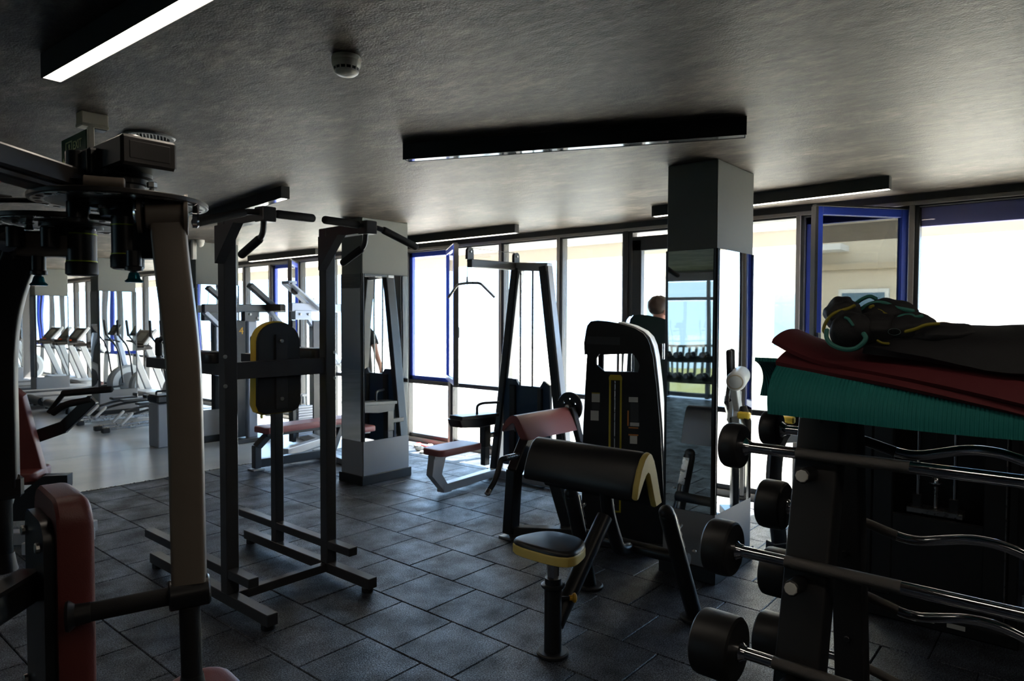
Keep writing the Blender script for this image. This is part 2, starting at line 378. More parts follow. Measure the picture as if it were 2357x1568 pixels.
def bolt(parent, p, d, r=.008, mt='zinc'):
    return part(parent, 'bolt', MB().cyl(p, V(p)+V(d).normalized()*r*.9, r, 10, .002), mt)

# ================================================================== STRUCTURE
XW = 6.0; YMAT = 7.06; YF = 21.5; YB = -4.0; XL = -5.2
floor = struct('floor', MB().box(((XL+XW)/2, (YB+YF)/2, -.07), (XW-XL+.3, YF-YB+.3, .10)), 'plinth_black', 'gym floor slab under black rubber tiles and grey vinyl')
def on_screen(x, y, z=0, mg=.04):
    p = V((x, y, z-HC)); d = p.dot(fw)
    if d < .25: return False
    px = p.dot(r2)/d*1571.3/2357; py = p.dot(u2)/d*1571.3/1568
    return abs(px) < .5+mg and abs(py) < .5+mg
tiles = []
for r in range(-20, 10):
    x0 = 2.528+.4*r
    if x0 < XL-.01 or x0 > XW-.05: continue
    y = 2.755+(0 if r % 2 == 0 else .2)-.4*18
    while y < YMAT-.02:
        ly = min(.4, YMAT-y); lx = min(.4, XW-x0); tiles.append((x0, y, lx, ly)); y += .4
def tile_mb(lx, ly, o=(0, 0, 0)):
    return MB().box((o[0]+lx/2, o[1]+ly/2, o[2]-.010), (lx-.005, ly-.005, .020), .0035)
vis = [t for t in tiles if any(on_screen(t[0]+a*t[2], t[1]+b*t[3]) for a in (0, .5, 1) for b in (0, .5, 1))]
vis.sort(key=lambda t: (t[0]**2+t[1]**2)); near = set(vis[:298]); cache = {}
for t in vis[:298]:
    k = (round(t[2], 3), round(t[3], 3))
    if k not in cache: cache[k] = mesh('rubber_tile', tile_mb(*k), 'rubber_tile')
    o = bpy.data.objects.new('rubber_tile', cache[k]); C.objects.link(o); o.parent = floor; o.location = (t[0], t[1], random.uniform(-.0012, .0008))
mb = MB()
for t in tiles:
    if t not in near: tb = tile_mb(t[2], t[3], (t[0], t[1], 0)); mb.add(tb.v, tb.f)
o = part(floor, 'rubber_tiles_beyond', mb, 'rubber_tile'); o['kind'] = 'stuff'
ys = [YMAT, 8.90, 10.74, 12.58, 14.42, 16.26, 18.1, 19.94, YF]
for a, b_ in zip(ys, ys[1:]):
    part(floor, 'vinyl_sheet', MB().box(((XL+XW)/2, (a+b_)/2, -.0105), (XW-XL, b_-a-.006, .019), .001), 'vinyl')
part(floor, 'edge_strip', MB().box(((XL+XW)/2, YMAT+.008, .001), (XW-XL, .018, .006), .002), 'worn_steel')
ceiling = struct('ceiling', MB().box(((XL+XW)/2+.1, (YB+YF)/2, CEIL+.1), (XW-XL+.5, YF-YB+.4, .2)), 'plaster', 'dark trowelled plaster ceiling')
struct('upper_shade_block', MB().box(((XL+XW)/2, (YB+YF)/2, 8.8), (XW-XL+.3, YF-YB+.3, 12.0)), 'facade_white', 'unseen block added above the ceiling to shade the lawn')  # added mass above the room, throws shade over the lawn
struct('wall_back', MB().box(((XL+XW)/2, YB-.1, 1.28), (XW-XL+.4, .2, 2.7)), 'wall_dark')
wf = struct('wall_far', MB().box(((XL+XW)/2, YF+.1, 1.28), (XW-XL+.4, .2, 2.7)), 'wall_dark')

# ---- window wall (X = 6): head, sill, mullions, transoms, bays
PITCHY = .838; YM0 = 1.05
ym = lambda k: YM0+PITCHY*k
K0, K1 = -1, 24
struct('wall_end', MB().box((XW+.05, (YB+YM0-PITCHY)/2, 1.28), (.2, YM0-PITCHY-YB, 2.6)), 'wall_dark')
YS = YM0-PITCHY
wall_r = struct('wall_right', MB().box((XW+.06, (YS+YF)/2, 2.53), (.16, YF-YS, .12), .006), 'window_frame', 'long run of dark framed windows')
part(wall_r, 'head_rail', MB().box((XW+.0, (YS+YF)/2, 2.505), (.05, YF-YS, .035), .004), 'bare_alu')
part(wall_r, 'sill', MB().box((XW+.05, (YS+YF)/2, .02), (.14, YF-YS, .07), .006), 'bare_alu')
for k in range(K0, K1+1):
    y = ym(k); wd = .075
    if k == 3: wd = .12
    part(wall_r, 'mullion', MB().box((XW+.03, y, 1.26), (.10, wd, 2.50), .006), 'window_frame')
    part(wall_r, 'mullion_cap', MB().box((XW-.028, y+.012, 1.26), (.016, wd*.5, 2.46), .004), 'bare_alu' if k > 3 or k < 3 else 'window_frame')
OPEN = {0: (52, .80), 6: (142, .80), 10: (140, .80)}      # bays with an opened blue casement: angle, width
def sash(win, k, ang, wd):
    # casement hinged at the low-Y side, swung into the room
    h0, h1 = .85, 2.455; hy = ym(k)+.05; a = radians(ang); d = V((-sin(a), cos(a), 0)); n = V((-cos(a), -sin(a), 0)); o = V((XW-.02, hy, 0)); t = .062
    mb = MB()
    mb.beam(o+d*(t/2)+Z_*h0, o+d*(t/2)+Z_*h1, .045, t, .004, d); mb.beam(o+d*(wd-t/2)+Z_*h0, o+d*(wd-t/2)+Z_*h1, .045, t, .004, d)
    mb.beam(o+d*t+Z_*(h0+t/2), o+d*(wd-t)+Z_*(h0+t/2), .045, t, .004); mb.beam(o+d*t+Z_*(h1-t/2), o+d*(wd-t)+Z_*(h1-t/2), .045, t, .004)
    s = part(win, 'sash', mb, 'blue_frame', 'blue painted casement sash')
    mb = MB()
    mb.beam(o+d*wd+Z_*h0+n*.01, o+d*wd+Z_*h1+n*.01, .055, .026, .003, d)
    mb.beam(o+d*.0+Z_*(h1+.008), o+d*wd+Z_*(h1+.008), .05, .016, .003)
    part(s, 'dark_edge', mb, 'window_frame')
    part(s, 'pane', MB().beam(o+d*t+Z_*((h0+h1)/2), o+d*(wd-t)+Z_*((h0+h1)/2), .006, h1-h0-2*t, 0), 'glass_tint' if k == 0 else 'glass')
    hb = o+d*(wd-.03)+Z_*1.5
    part(s, 'handle', MB().beam(hb, hb+n*.05, .02, .03, .003).beam(hb+n*.045+Z_*.01, hb+n*.045-Z_*.11, .018, .022, .004, d), 'zinc')
for k in range(K0, K1):
    y0, y1 = ym(k)+.038, ym(k+1)-.038; yc = (y0+y1)/2; L_ = y1-y0
    if k == 2:
        dr = struct('door_1', MB().box((XW+.02, y0+.06, 1.2), (.07, .10, 2.4), .005).box((XW+.02, y1-.06, 1.2), (.07, .12, 2.4), .005).box((XW+.02, yc, 2.36), (.07, L_, .14), .005).box((XW+.02, yc, .09), (.07, L_, .14), .005), 'window_frame', 'dark framed glass door in the window wall')
        part(dr, 'pane', MB().box((XW+.02, yc, 1.22), (.006, L_-.2, 2.14)), 'glass')
        part(dr, 'handle', MB().tube([(XW-.02, y0+.08, .95), (XW-.07, y0+.08, .95), (XW-.07, y0+.08, 1.25), (XW-.02, y0+.08, 1.25)], .011, 10, True, .03), 'zinc')
        continue
    wn = struct('window_%d' % (k-K0+1), MB().box((XW+.02, yc, .785), (.06, L_, .05), .004).box((XW+.04, yc, .075), (.05, L_, .05), .003), 'window_frame')
    part(wn, 'lower_pane', MB().box((XW+.03, yc, .43), (.006, L_, .66)), 'glass')
    if k in OPEN:
        t = .05; mb = MB()
        mb.box((XW+.045, y0+t/2, 1.645), (.05, t, 1.67), .004).box((XW+.045, y1-t/2, 1.645), (.05, t, 1.67), .004).box((XW+.045, yc, 2.445), (.05, L_, .07), .004).box((XW+.045, yc, .835), (.05, L_, .05), .004)
        part(wn, 'blue_bands', mb, 'blue_frame', 'blue painted frame of the opening')
        sash(wn, k, *OPEN[k])
    else:
        part(wn, 'upper_pane', MB().box((XW+.03, yc, 1.64), (.006, L_, 1.68)), 'glass')
        if k == -1:
            part(wn, 'blue_bands', MB().box((XW+.055, yc, 2.40), (.05, L_, .15), .004), 'violet_reflection')  # fixed bay: blue sash reflection on the soffit painted as a violet strip

# ---- outside the windows
struct('ground_outside', MB().box((28, 8, -.16), (43.6, 90, .1)), 'ground')
struct('soffit', MB().box((XW+.70, 8, 2.60), (1.12, 40, .10)), 'soffit', 'cream eave soffit outside the windows')
struct('trim_1', MB().box((XW+1.30, 8, 2.55), (.08, 40, .34)), 'soffit')

# ---- wall on the far side of the hall with its own windows
LY0, LY1, LN = 4.1, 8.6, 5
wl = struct('wall_left', MB().box((XL-.06, (YB+LY0)/2, 1.28), (.2, LY0-YB, 2.6)).box((XL-.06, (LY1+YF)/2, 1.28), (.2, YF-LY1, 2.6)).box((XL-.06, (LY0+LY1)/2, 2.50), (.2, LY1-LY0, .2)), 'wall_dark')
for k in range(LN+1): part(wl, 'mullion', MB().box((XL, LY0+.9*k, 1.2), (.09, .07, 2.4), .005), 'window_frame')
part(wl, 'transom', MB().box((XL, (LY0+LY1)/2, 2.02), (.08, LY1-LY0, .07), .005), 'window_frame')
for k in range(LN):
    wn = struct('window_%d' % (40+k), MB().box((XL-.01, LY0+.45+.9*k, .06), (.06, .83, .08), .004), 'window_frame')
    part(wn, 'upper_pane', MB().box((XL, LY0+.45+.9*k, 2.22), (.006, .83, .33)), 'glass_bronze'); part(wn, 'lower_pane', MB().box((XL, LY0+.45+.9*k, 1.04), (.006, .83, 1.88)), 'glass_bronze')
struct('added_shade_roof', MB().box((XL-1.7, 6, 2.72), (3.2, 12, .14)), 'soffit')  # unseen roof added to cut the sky light entering these windows
struct('terrace', MB().box((XL-1.0, 6, -.16), (1.9, 14, .1)), 'ground')
struct('lawn_outside', MB().box((-27, 8, -2.6), (40, 90, .1)), 'grass')
mb = MB().box((XL-1.7, 7, 1.0), (.05, 9, .05)).box((XL-1.7, 7, .15), (.04, 9, .04))
rail = thing('balcony_railing', 'pale balcony railing with upright bars beyond the dumbbell rack windows', 'railing', (XL-1.7, 7, 0))
part(rail, 'rail', mb, 'rail_white')
bar0 = None
for k in range(60):
    if bar0 is None: bar0 = part(rail, 'baluster', MB().box((XL-1.7, 2.6+.15*k, .56), (.03, .05, .86)), 'rail_white')
    else: o = bar0.copy(); C.objects.link(o); o.parent = rail; o.location = (0, .15*k, 0)

# ================================================================== COLUMNS
def column(x, y, label, wx=.57, wy=.33, mt=2.04, mb_=.42):
    t = thing('column', label, 'column', (x+wx/2, y+wy/2, 0), 'mirror clad columns')
    cx, cy = x+wx/2, y+wy/2
    part(t, 'shaft', MB().box((cx, cy, CEIL/2), (wx, wy, CEIL-.002), .004), 'column_paint')
    for (n, c, s) in (((-1, 0), (x-.004, cy), (.010, wy-.002)), ((0, -1), (cx, y-.004), (wx-.002, .010)), ((1, 0), (x+wx+.004, cy), (.010, wy-.002)), ((0, 1), (cx, y+wy+.004), (wx-.002, .010))):
        inset = .014; sx = s[0]-(2*inset if s[0] > .1 else 0); sy = s[1]-(2*inset if s[1] > .1 else 0)
        part(t, 'edge_strip', MB().box((c[0], c[1], (mt+mb_)/2), (s[0], s[1], mt-mb_), .001), 'window_frame')
        part(t, 'mirror_panel', MB().box((c[0]+n[0]*.004, c[1]+n[1]*.004, (mt+mb_)/2), (sx, sy, mt-mb_-.004), .0008), 'mirror')
        part(t, 'base_panel', MB().box((c[0], c[1], mb_/2+.04), (s[0], s[1], mb_-.08), .001), 'panel_grey')
    part(t, 'plinth', MB().box((cx, cy, .045), (wx+.05, wy+.05, .09), .004), 'plinth_black')
    return t
column(3.935, 1.725, 'grey mirror clad column beside the black yellow preacher bench')
column(4.055, 5.315, 'grey mirror clad column beside the blue casement near the lat pulldown')
column(4.02, 8.67, 'grey mirror clad column behind the multi station with number four')
column(4.10, 12.25, 'grey mirror clad column behind the pair of elliptical rails')
column(4.18, 15.85, 'grey mirror clad column at the end of the treadmill row')
column(4.25, 19.3, 'last mirror clad column near the far wall')

# ================================================================== CEILING FITTINGS
def lamp(p0, p1, label, on):
    p0, p1 = V((*p0, CEIL)), V((*p1, CEIL)); t = thing('linear_light', label, 'ceiling light', tuple((p0+p1)/2), 'linear ceiling lights')
    zc = CEIL-.044; a, b_ = p0.copy(), p1.copy(); a.z = b_.z = zc
    d = (b_-a).normalized(); s = V((-d.y, d.x, 0)); mb = MB()
    for sg in (-1, 1): mb.beam(a+s*sg*.031, b_+s*sg*.031, .004, .088, .001)
    mb.beam(a+Z_*.020, b_+Z_*.020, .06, .046, .001)
    part(t, 'housing', mb, 'lamp_black')
    part(t, 'end_cap', MB().beam(a-d*.002, a+d*.004, .066, .088, .001), 'lamp_black'); part(t, 'end_cap', MB().beam(b_-d*.004, b_+d*.002, .066, .088, .001), 'lamp_black')
    part(t, 'diffuser', MB().beam(a+d*.006-Z_*.038, b_-d*.006-Z_*.038, .057, .008, .001), 'lamp_on' if on else 'lamp_off')
lamp((.845, 2.96), (.93, 1.15), 'lit linear ceiling light glowing warm white above the pec machine', True)
lamp((2.535, 2.93), (3.235, 1.28), 'unlit linear ceiling light in the middle of the ceiling', False)
lamp((2.765, 4.53), (2.99, 6.30), 'unlit linear ceiling light above the dip station handles', False)
lamp((5.375, 4.50), (5.375, 6.30), 'lit linear ceiling light along the windows by the lat pulldown', True)
lamp((5.15, 1.05), (5.27, 2.88), 'lit linear ceiling light along the windows passing behind a column', True)
lamp((5.49, 8.2), (5.51, 10.06), 'lit linear ceiling light along the windows above the multi station', True)
lamp((4.95, 13.6), (4.98, 15.4), 'lit linear ceiling light above the treadmill row', True)
lamp((1.2, 7.6), (1.2, 9.4), 'lit linear ceiling light over the grey vinyl floor', True)
lamp((-.95, 4.6), (-.95, 6.4), 'lit linear ceiling light between the red light and the dumbbell windows', True)
lamp((.55, 3.75), (.55, 4.95), 'lit linear ceiling light beside the red glowing light', True)
lamp((.95, .45), (.95, -1.35), 'lit linear ceiling light above the near aisle', True)
lamp((2.75, -.5), (2.75, -2.3), 'lit linear ceiling light beyond the near end of the barbell rack', True)
lamp((-.95, -.6), (-.95, -2.4), 'lit linear ceiling light near the back wall', True)
lamp((2.6, 17.0), (2.6, 18.8), 'lit linear ceiling light near the far wall', True)
RP = V((1.22, 5.9, CEIL)); t = thing('red_light', 'red glowing linear light on the ceiling beyond the pec machine', 'ceiling light', tuple(RP))
part(t, 'housing', MB().beam((1.14, 6.7, CEIL-.03), (1.30, 5.10, CEIL-.03), .05, .06, .002), 'lamp_black'); part(t, 'diffuser', MB().beam((1.14, 6.69, CEIL-.064), (1.299, 5.11, CEIL-.064), .042, .008, .001), 'led_red')
# smoke detector
dx, dy = 1.545, 2.115
t = thing('smoke_detector', 'round cream smoke detector on the ceiling', 'smoke detector', (dx, dy, CEIL))
part(t, 'base', MB().lathe([(.036, 0), (.052, .002), (.054, .010), (.053, .018), (.052, .020)], (dx, dy, CEIL), (0, 0, -1), 32), 'white_plastic')
part(t, 'body', MB().lathe([(.052, .018), (.0535, .024), (.051, .036), (.046, .044)], (dx, dy, CEIL), (0, 0, -1), 32), 'white_plastic')
part(t, 'grille', MB().lathe([(.046, .042), (.044, .054), (.040, .054)], (dx, dy, CEIL), (0, 0, -1), 32), 'dark_slot')
for i in range(14):
    a = 2*pi*i/14; part(t, 'rib', MB().beam((dx+.0455*cos(a), dy+.0455*sin(a), CEIL-.042), (dx+.0435*cos(a), dy+.0435*sin(a), CEIL-.056), .005, .004, .0005, (cos(a), sin(a), 0)), 'white_plastic')
part(t, 'dome', MB().lathe([(.045, .054), (.043, .060), (.034, .067), (.018, .071), (.002, .072)], (dx, dy, CEIL), (0, 0, -1), 32), 'white_plastic')
# round ceiling vent
vx, vy = 1.545, 3.845
t = thing('ceiling_vent', 'round grey ceiling vent with parallel slats', 'vent', (vx, vy, CEIL))
part(t, 'ring', MB().lathe([(.125, 0), (.126, .004), (.118, .011), (.098, .012), (.090, .004), (.090, 0)], (vx, vy, CEIL), (0, 0, -1), 40, False), 'vent_metal')
part(t, 'throat', MB().lathe([(.092, .001), (.001, .0012)], (vx, vy, CEIL), (0, 0, -1), 32, False), 'dark_slot')
for i in range(11):
    q = -.08+.016*i; h = math.sqrt(max(0, .092**2-q*q)); p = V((vx, vy, CEIL-.006)); d = V((.40, .917, 0)); s = V((-.917, .40, 0))
    part(t, 'slat', MB().beam(p+s*q*1-d*h, p+s*q*1+d*h, .0035, .006, .0005, (s*.5+Z_)), 'vent_metal')
# exit sign hanging from its box
ex, ey = 1.205, 3.64
t = thing('exit_sign', 'green exit sign with arrow and running figure hanging from a cream box', 'exit sign', (ex, ey, CEIL))
part(t, 'junction_box', MB().box((ex, ey, CEIL-.028), (.115, .075, .056), .004), 'cream_plastic')
part(t, 'box_cover', MB().box((ex, ey, CEIL-.062), (.120, .080, .016), .004), 'cream_plastic')
part(t, 'lens', MB().box((ex+.028, ey, CEIL-.071), (.055, .06, .006), .002), 'lamp_off')
bz = CEIL-.07
part(t, 'end_post', MB().box((ex-.018, ey-.030, bz-.105), (.026, .026, .21), .003), 'cream_plastic')
part(t, 'panel', MB().box((ex-.032, ey+.150, bz-.098), (.006, .34, .175), .001), 'sign_green')
su, sv, so_ = V((0, -1, 0)), Z_, V((ex-.0356, ey+.150, bz-.098))
P = lambda a, b_: so_+su*a+sv*b_
mb = MB()
for (a, b_, c, d_) in ((-.105, -.070, -.098, .066), (-.022, -.070, -.015, .066), (-.105, .059, -.015, .066)): mb.prism([(a, b_), (c, b_), (c, d_), (a, d_)], so_, su, sv, .001)
part(t, 'door_symbol', mb, 'sign_glow')
mb = MB().prism([(.011*cos(2*pi*i/14)-.055, .011*sin(2*pi*i/14)+.042) for i in range(14)], so_, su, sv, .001)
mb.prism([(-.068, .028), (-.046, .030), (-.036, -.008), (-.050, -.012)], so_, su, sv, .001).prism([(-.050, -.010), (-.036, -.008), (-.028, -.062), (-.040, -.062)], so_, su, sv, .001).prism([(-.052, -.008), (-.040, -.016), (-.080, -.050), (-.088, -.042)], so_, su, sv, .001).prism([(-.066, .028), (-.060, .018), (-.088, .000), (-.092, .008)], so_, su, sv, .001).prism([(-.046, .030), (-.040, .020), (-.026, .004), (-.024, .014)], so_, su, sv, .001)
part(t, 'running_figure', mb, 'sign_glow')
part(t, 'arrow', MB().prism([(-.160, -.030), (-.138, -.006), (-.138, -.022), (-.112, -.022), (-.112, -.038), (-.138, -.038), (-.138, -.054)], so_, su, sv, .001), 'sign_glow')
text(t, 'lettering', 'EXIT', .058, P(.055, .034), su, sv, 'sign_glow'); text(t, 'lettering', '\u00c7IKI\u015e', .052, P(.055, -.030), su, sv, 'sign_glow')
# dome camera by the third column
t = thing('dome_camera', 'small white security camera on the ceiling near a column', 'camera', (3.98, 8.45, CEIL))
part(t, 'base', MB().lathe([(.05, 0), (.05, .03), (.045, .035)], (3.98, 8.45, CEIL), (0, 0, -1), 20), 'white_plastic')
part(t, 'dome', MB().lathe([(.045, .033), (.043, .055), (.03, .078), (.01, .088), (.001, .089)], (3.98, 8.45, CEIL), (0, 0, -1), 20), 'white_plastic')
part(t, 'bracket', MB().box((3.93, 8.52, CEIL-.12), (.05, .05, .24), .005), 'white_plastic')

# ================================================================== DIP STATION
t = thing('dip_station', 'dark grey dip and pull-up station with black yellow back pad', 'exercise station', (2.17, 3.9, 0))
XA, XB, YP = 1.846, 2.487, 3.61; G = 'graphite_paint'
for i, x in enumerate((XA, XB)):
    sg = -1 if i == 0 else 1          # outward
    part(t, 'foot', MB().beam((x, 3.17, .060), (x, 4.60, .060), .062, .062, .003), G)
    for yy in (3.22, 4.55): part(t, 'rubber_foot', MB().cyl((x, yy, 0), (x, yy, .03), .034, 16), 'rubber')
    part(t, 'step_bar', MB().beam((x, 3.355, .205), (x, 4.675, .205), .06, .05, .003), G)
    part(t, 'post', MB().beam((x, YP, .09), (x, YP, 2.16), .072, .072, .004, (1, 0, 0)), G)
    part(t, 'rear_post', MB().beam((x, 4.20, .09), (x, 4.20, 1.32), .062, .062, .003, (1, 0, 0)), G)
    part(t, 'arm_beam', MB().beam((x, 3.64, 1.325), (x, 4.62, 1.325), .06, .065, .003), G)
    part(t, 'arm_pad', MB().cushion(rrect(.125, .36, .05), (x+sg*.01, 3.86, 1.358), X_, Y_, .062, .018), 'black_leather')
    h = part(t, 'dip_handle', MB().tube([(x, 4.50, 1.32), (x, 4.50, 1.47), (x-sg*.02, 4.40, 1.50)], .016, 12, True, .04), G)
    part(h, 'grip', MB().rod([(x, 4.50, 1.38), (x, 4.50, 1.47)], .021), 'foam')
    part(t, 'top_arm', MB().beam((x, YP+.03, 2.13), (x, 3.24, 2.135), .062, .062, .003).prism([(0, 0), (.20, .0), (.0, -.20)], (x-.028, YP-.030, 2.102), (0, -1, 0), Z_, .056), G)
    part(t, 'hub', MB().box((x, 3.21, 2.135), (.075, .085, .075), .004), G)
    # outer bent bar, inner straight bar, neutral bar
    pts = [(x, 3.21, 2.145), (x+sg*.09, 3.21, 2.140), (x+sg*.36, 3.20, 2.055)]
    hb = part(t, 'pull_up_bar', MB().tube(pts, .015, 12, True, .03), G); part(hb, 'grip', MB().rod([(x+sg*.12, 3.208, 2.132), (x+sg*.36, 3.20, 2.055)], .022), 'foam')
    hb = part(t, 'pull_up_bar', MB().tube([(x, 3.21, 2.145), (x-sg*.28, 3.22, 2.15)], .015, 12), G); part(hb, 'grip', MB().rod([(x-sg*.07, 3.212, 2.146), (x-sg*.28, 3.22, 2.15)], .022), 'foam')
    pts = [(x, 3.225, 2.11), (x, 3.235, 2.03), (x-.01, 3.43, 1.945)]
    hb = part(t, 'neutral_bar', MB().tube(pts, .015, 12, True, .05), G); part(hb, 'grip', MB().rod([(x-.002, 3.27, 2.014), (x-.01, 3.43, 1.945)], .022), 'foam')
    for z in (1.40, 1.24): bolt(t, (x-.037 if i == 0 else x+.02, YP-.037, z), (0, -1, 0), .011)
    for z in (.055,): bolt(t, (x-.012, 3.55 if i == 0 else 3.5, z), (-1, 0, 0), .010)
part(t, 'base_link', MB().beam((XA+.03, YP, .060), (XB-.03, YP, .060), .05, .05, .003), G)
part(t, 'pad_beam', MB().beam((XA+.036, YP, 1.318), (XB-.036, YP, 1.318), .05, .095, .003), G)
padp = [(.135*cos(radians(a))*1.0, .145+.115*sin(radians(a))) for a in range(0, 181, 12)]+[(-.140, -.22), (-.125, -.255), (-.09, -.272), (.09, -.272), (.125, -.255), (.140, -.22)]
px, pz = 2.175, 1.325
part(t, 'pad_board', MB().prism(padp, (px, YP+.030, pz), X_, Z_, -.0001).prism([(-a, b_) for a, b_ in padp], (px, YP+.032, pz), -X_, Z_, .018), 'back_board')
part(t, 'back_pad', MB().cushion([(-a*1.03, b_*1.03) for a, b_ in padp], (px, YP+.050, pz), -X_, Z_, .075, .028), 'yellow_vinyl', 'black and yellow upholstered back pad')
part(t, 'pad_face', MB().cushion([(-a*.93, b_*.93) for a, b_ in padp], (px, YP+.119, pz), -X_, Z_, .012, .010), 'black_leather')
part(t, 'pad_strap', MB().box((px+.012, YP+.029, pz-.03), (.075, .012, .44), .002), G)
for z in (1.475, 1.135): bolt(t, (px+.01, YP+.024, z), (0, -1, 0), .012); 
part(t, 'pad_post', MB().beam((px, YP+.06, .0), (px, YP+.06, .01), .02, .02, .0), G) if 0 else None

# ================================================================== PREACHER BENCH (black and yellow)
t = thing('preacher_bench', 'black preacher curl bench with yellow edged arm pad and seat', 'bench', (2.59, 1.93, 0))
K = 'black_paint'; bx, by = 2.592, 1.935
part(t, 'foot_disc', MB().lathe([(.070, 0), (.078, .006), (.078, .016), (.070, .022)], (bx, by, 0), Z_, 32), 'rubber')
part(t, 'seat_post', MB().cyl((bx, by, .02), (bx, by, .335), .042, 24, .003), K)
part(t, 'collar', MB().lathe([(.055, 0), (.058, .004), (.058, .012), (.050, .016), (.040, .016), (.040, .045), (.036, .045)], (bx, by, .33), Z_, 24), K)
part(t, 'seat_tube', MB().lathe([(.028, 0), (.028, .14)], (bx, by, .36), Z_, 8), 'chrome')
kn = part(t, 'pull_pin', MB().cyl((bx+.03, by-.015, .27), (bx+.075, by-.05, .266), .008, 10), K)
part(kn, 'knob', MB().lathe([(.012, 0), (.013, .012), (.022, .020), (.024, .028), (.018, .034)], (bx+.070, by-.046, .266), (.75, -.6, -.05), 18), 'yellow_plastic')
sp_ = []
for a in range(0, 360, 12):
    c, s_ = cos(radians(a)), sin(radians(a)); q = 1/(abs(c)**3.2+abs(s_)**3.2)**(1/3.2); u_, v_ = c*q, s_*q
    sp_.append((.135*u_, .165*v_*(1-.22*u_)))
part(t, 'seat_shell', MB().cushion(sp_, (bx-.005, by, .49), X_, Y_, .048, .012), 'cream_yellow_vinyl', 'yellow side band of the seat')
part(t, 'seat_pad', MB().cushion([(a*.985, b_*.985) for a, b_ in sp_], (bx-.005, by, .532), X_, Y_, .026, .022, 5, .006), 'black_leather', 'black seat top')
part(t, 'seat_plate', MB().box((bx, by, .486), (.12, .12, .012), .003), K)
# frame: diagonal from seat post to the pad column, column, cross tubes, two uprights
part(t, 'diagonal_tube', MB().tube([(bx+.02, by, .14), (3.05, 1.94, .565)], .042, 20), K)
part(t, 'pad_column', MB().tube([(3.06, 1.94, .80), (3.07, 1.94, .60), (3.20, 1.94, .345), (3.30, 1.94, .33)], .036, 18, True, .10), K)
part(t, 'cross_tube', MB().tube([(3.335, 2.26, .335), (3.335, 1.60, .335)], .036, 18), K)
for i, (yt, yb) in enumerate(((1.64, 1.585), (2.24, 2.26))):
    top, bot = V((3.175, yt, .60)), V((3.392, yb, .02)); d = (bot-top).normalized()
    u = part(t, 'bar_upright', MB().rod([top, bot], .043, 20), K)
    part(u, 'end_cap', MB().blob(top-d*.02, (.040, .040, .040)), 'rubber')
    part(t, 'upright_foot', MB().lathe([(.072, 0), (.080, .006), (.080, .016), (.072, .022)], (bot.x+.004, bot.y, 0), Z_, 28), 'rubber')
    s0 = top+d*.015+V((.045, 0, .012)); part(u, 'bar_hook', MB().beam(s0, s0+d*.20, .05, .006, .001, (.9, 0, .4)).cyl(s0+d*.10, s0+d*.10+V((.055, 0, .02)), .009, 12), 'worn_steel')
    bolt(t, (3.335, yb+.02 if i else yb-.02, .385), (-.4, 0, 1), .012)
# arm pad: inverted V section swept along Y
ya, yb = 2.345, 1.65; ax_, az = 2.985, .955
outer = [(-.125, -.205), (-.115, -.150), (-.085, -.075), (-.050, -.025), (-.022, -.006), (0, .0), (.022, -.010), (.048, -.045), (.075, -.110), (.112, -.225), (.128, -.275)]
inner = [(.066, -.285), (.042, -.235), (.014, -.155), (-.004, -.108), (-.016, -.100), (-.032, -.110), (-.056, -.138), (-.082, -.176), (-.102, -.206), (-.116, -.216)]
prof = [V((a, b_)) for a, b_ in outer+inner]
def vpad(y0, y1, sc=1., r=.012):
    mb = MB(); k = len(prof); c = V((-.0, -.10)); vs = []; L = []
    for y, q in ((y0, .90), (y0-(.006 if y0 > y1 else -.006), .97), (y0-(r if y0 > y1 else -r), 1.), (y1+(r if y0 > y1 else -r), 1.), (y1+(.006 if y0 > y1 else -.006), .97), (y1, .90)):
        for i, p in enumerate(prof):
            a = prof[(i+1) % k]-prof[i-1]; n = V((-a.y, a.x)); n = n.normalized() if n.length else n
            pp = p*sc + n*(-(1-q)*.06)*(-1 if 0 else 1)*-1*-1
            L.append(V((ax_+pp.x, y, az+pp.y)))
    n = 6; fs = [(i*k+j, i*k+(j+1) % k, (i+1)*k+(j+1) % k, (i+1)*k+j) for i in range(n-1) for j in range(k)]+[tuple(range(k-1, -1, -1)), tuple((n-1)*k+j for j in range(k))]
    return mb.add(L, fs)
part(t, 'arm_pad', vpad(ya, yb+.018), 'black_leather', 'black angled arm pad', 50)
part(t, 'pad_end', vpad(yb+.020, yb-.012), 'cream_yellow_vinyl', 'yellow end band of the arm pad', 50)
part(t, 'pad_plate', MB().beam((3.0, 2.25, .86), (3.0, 1.75, .86), .10, .01, .002).box((3.045, 1.94, .80), (.09, .12, .10), .004), K)

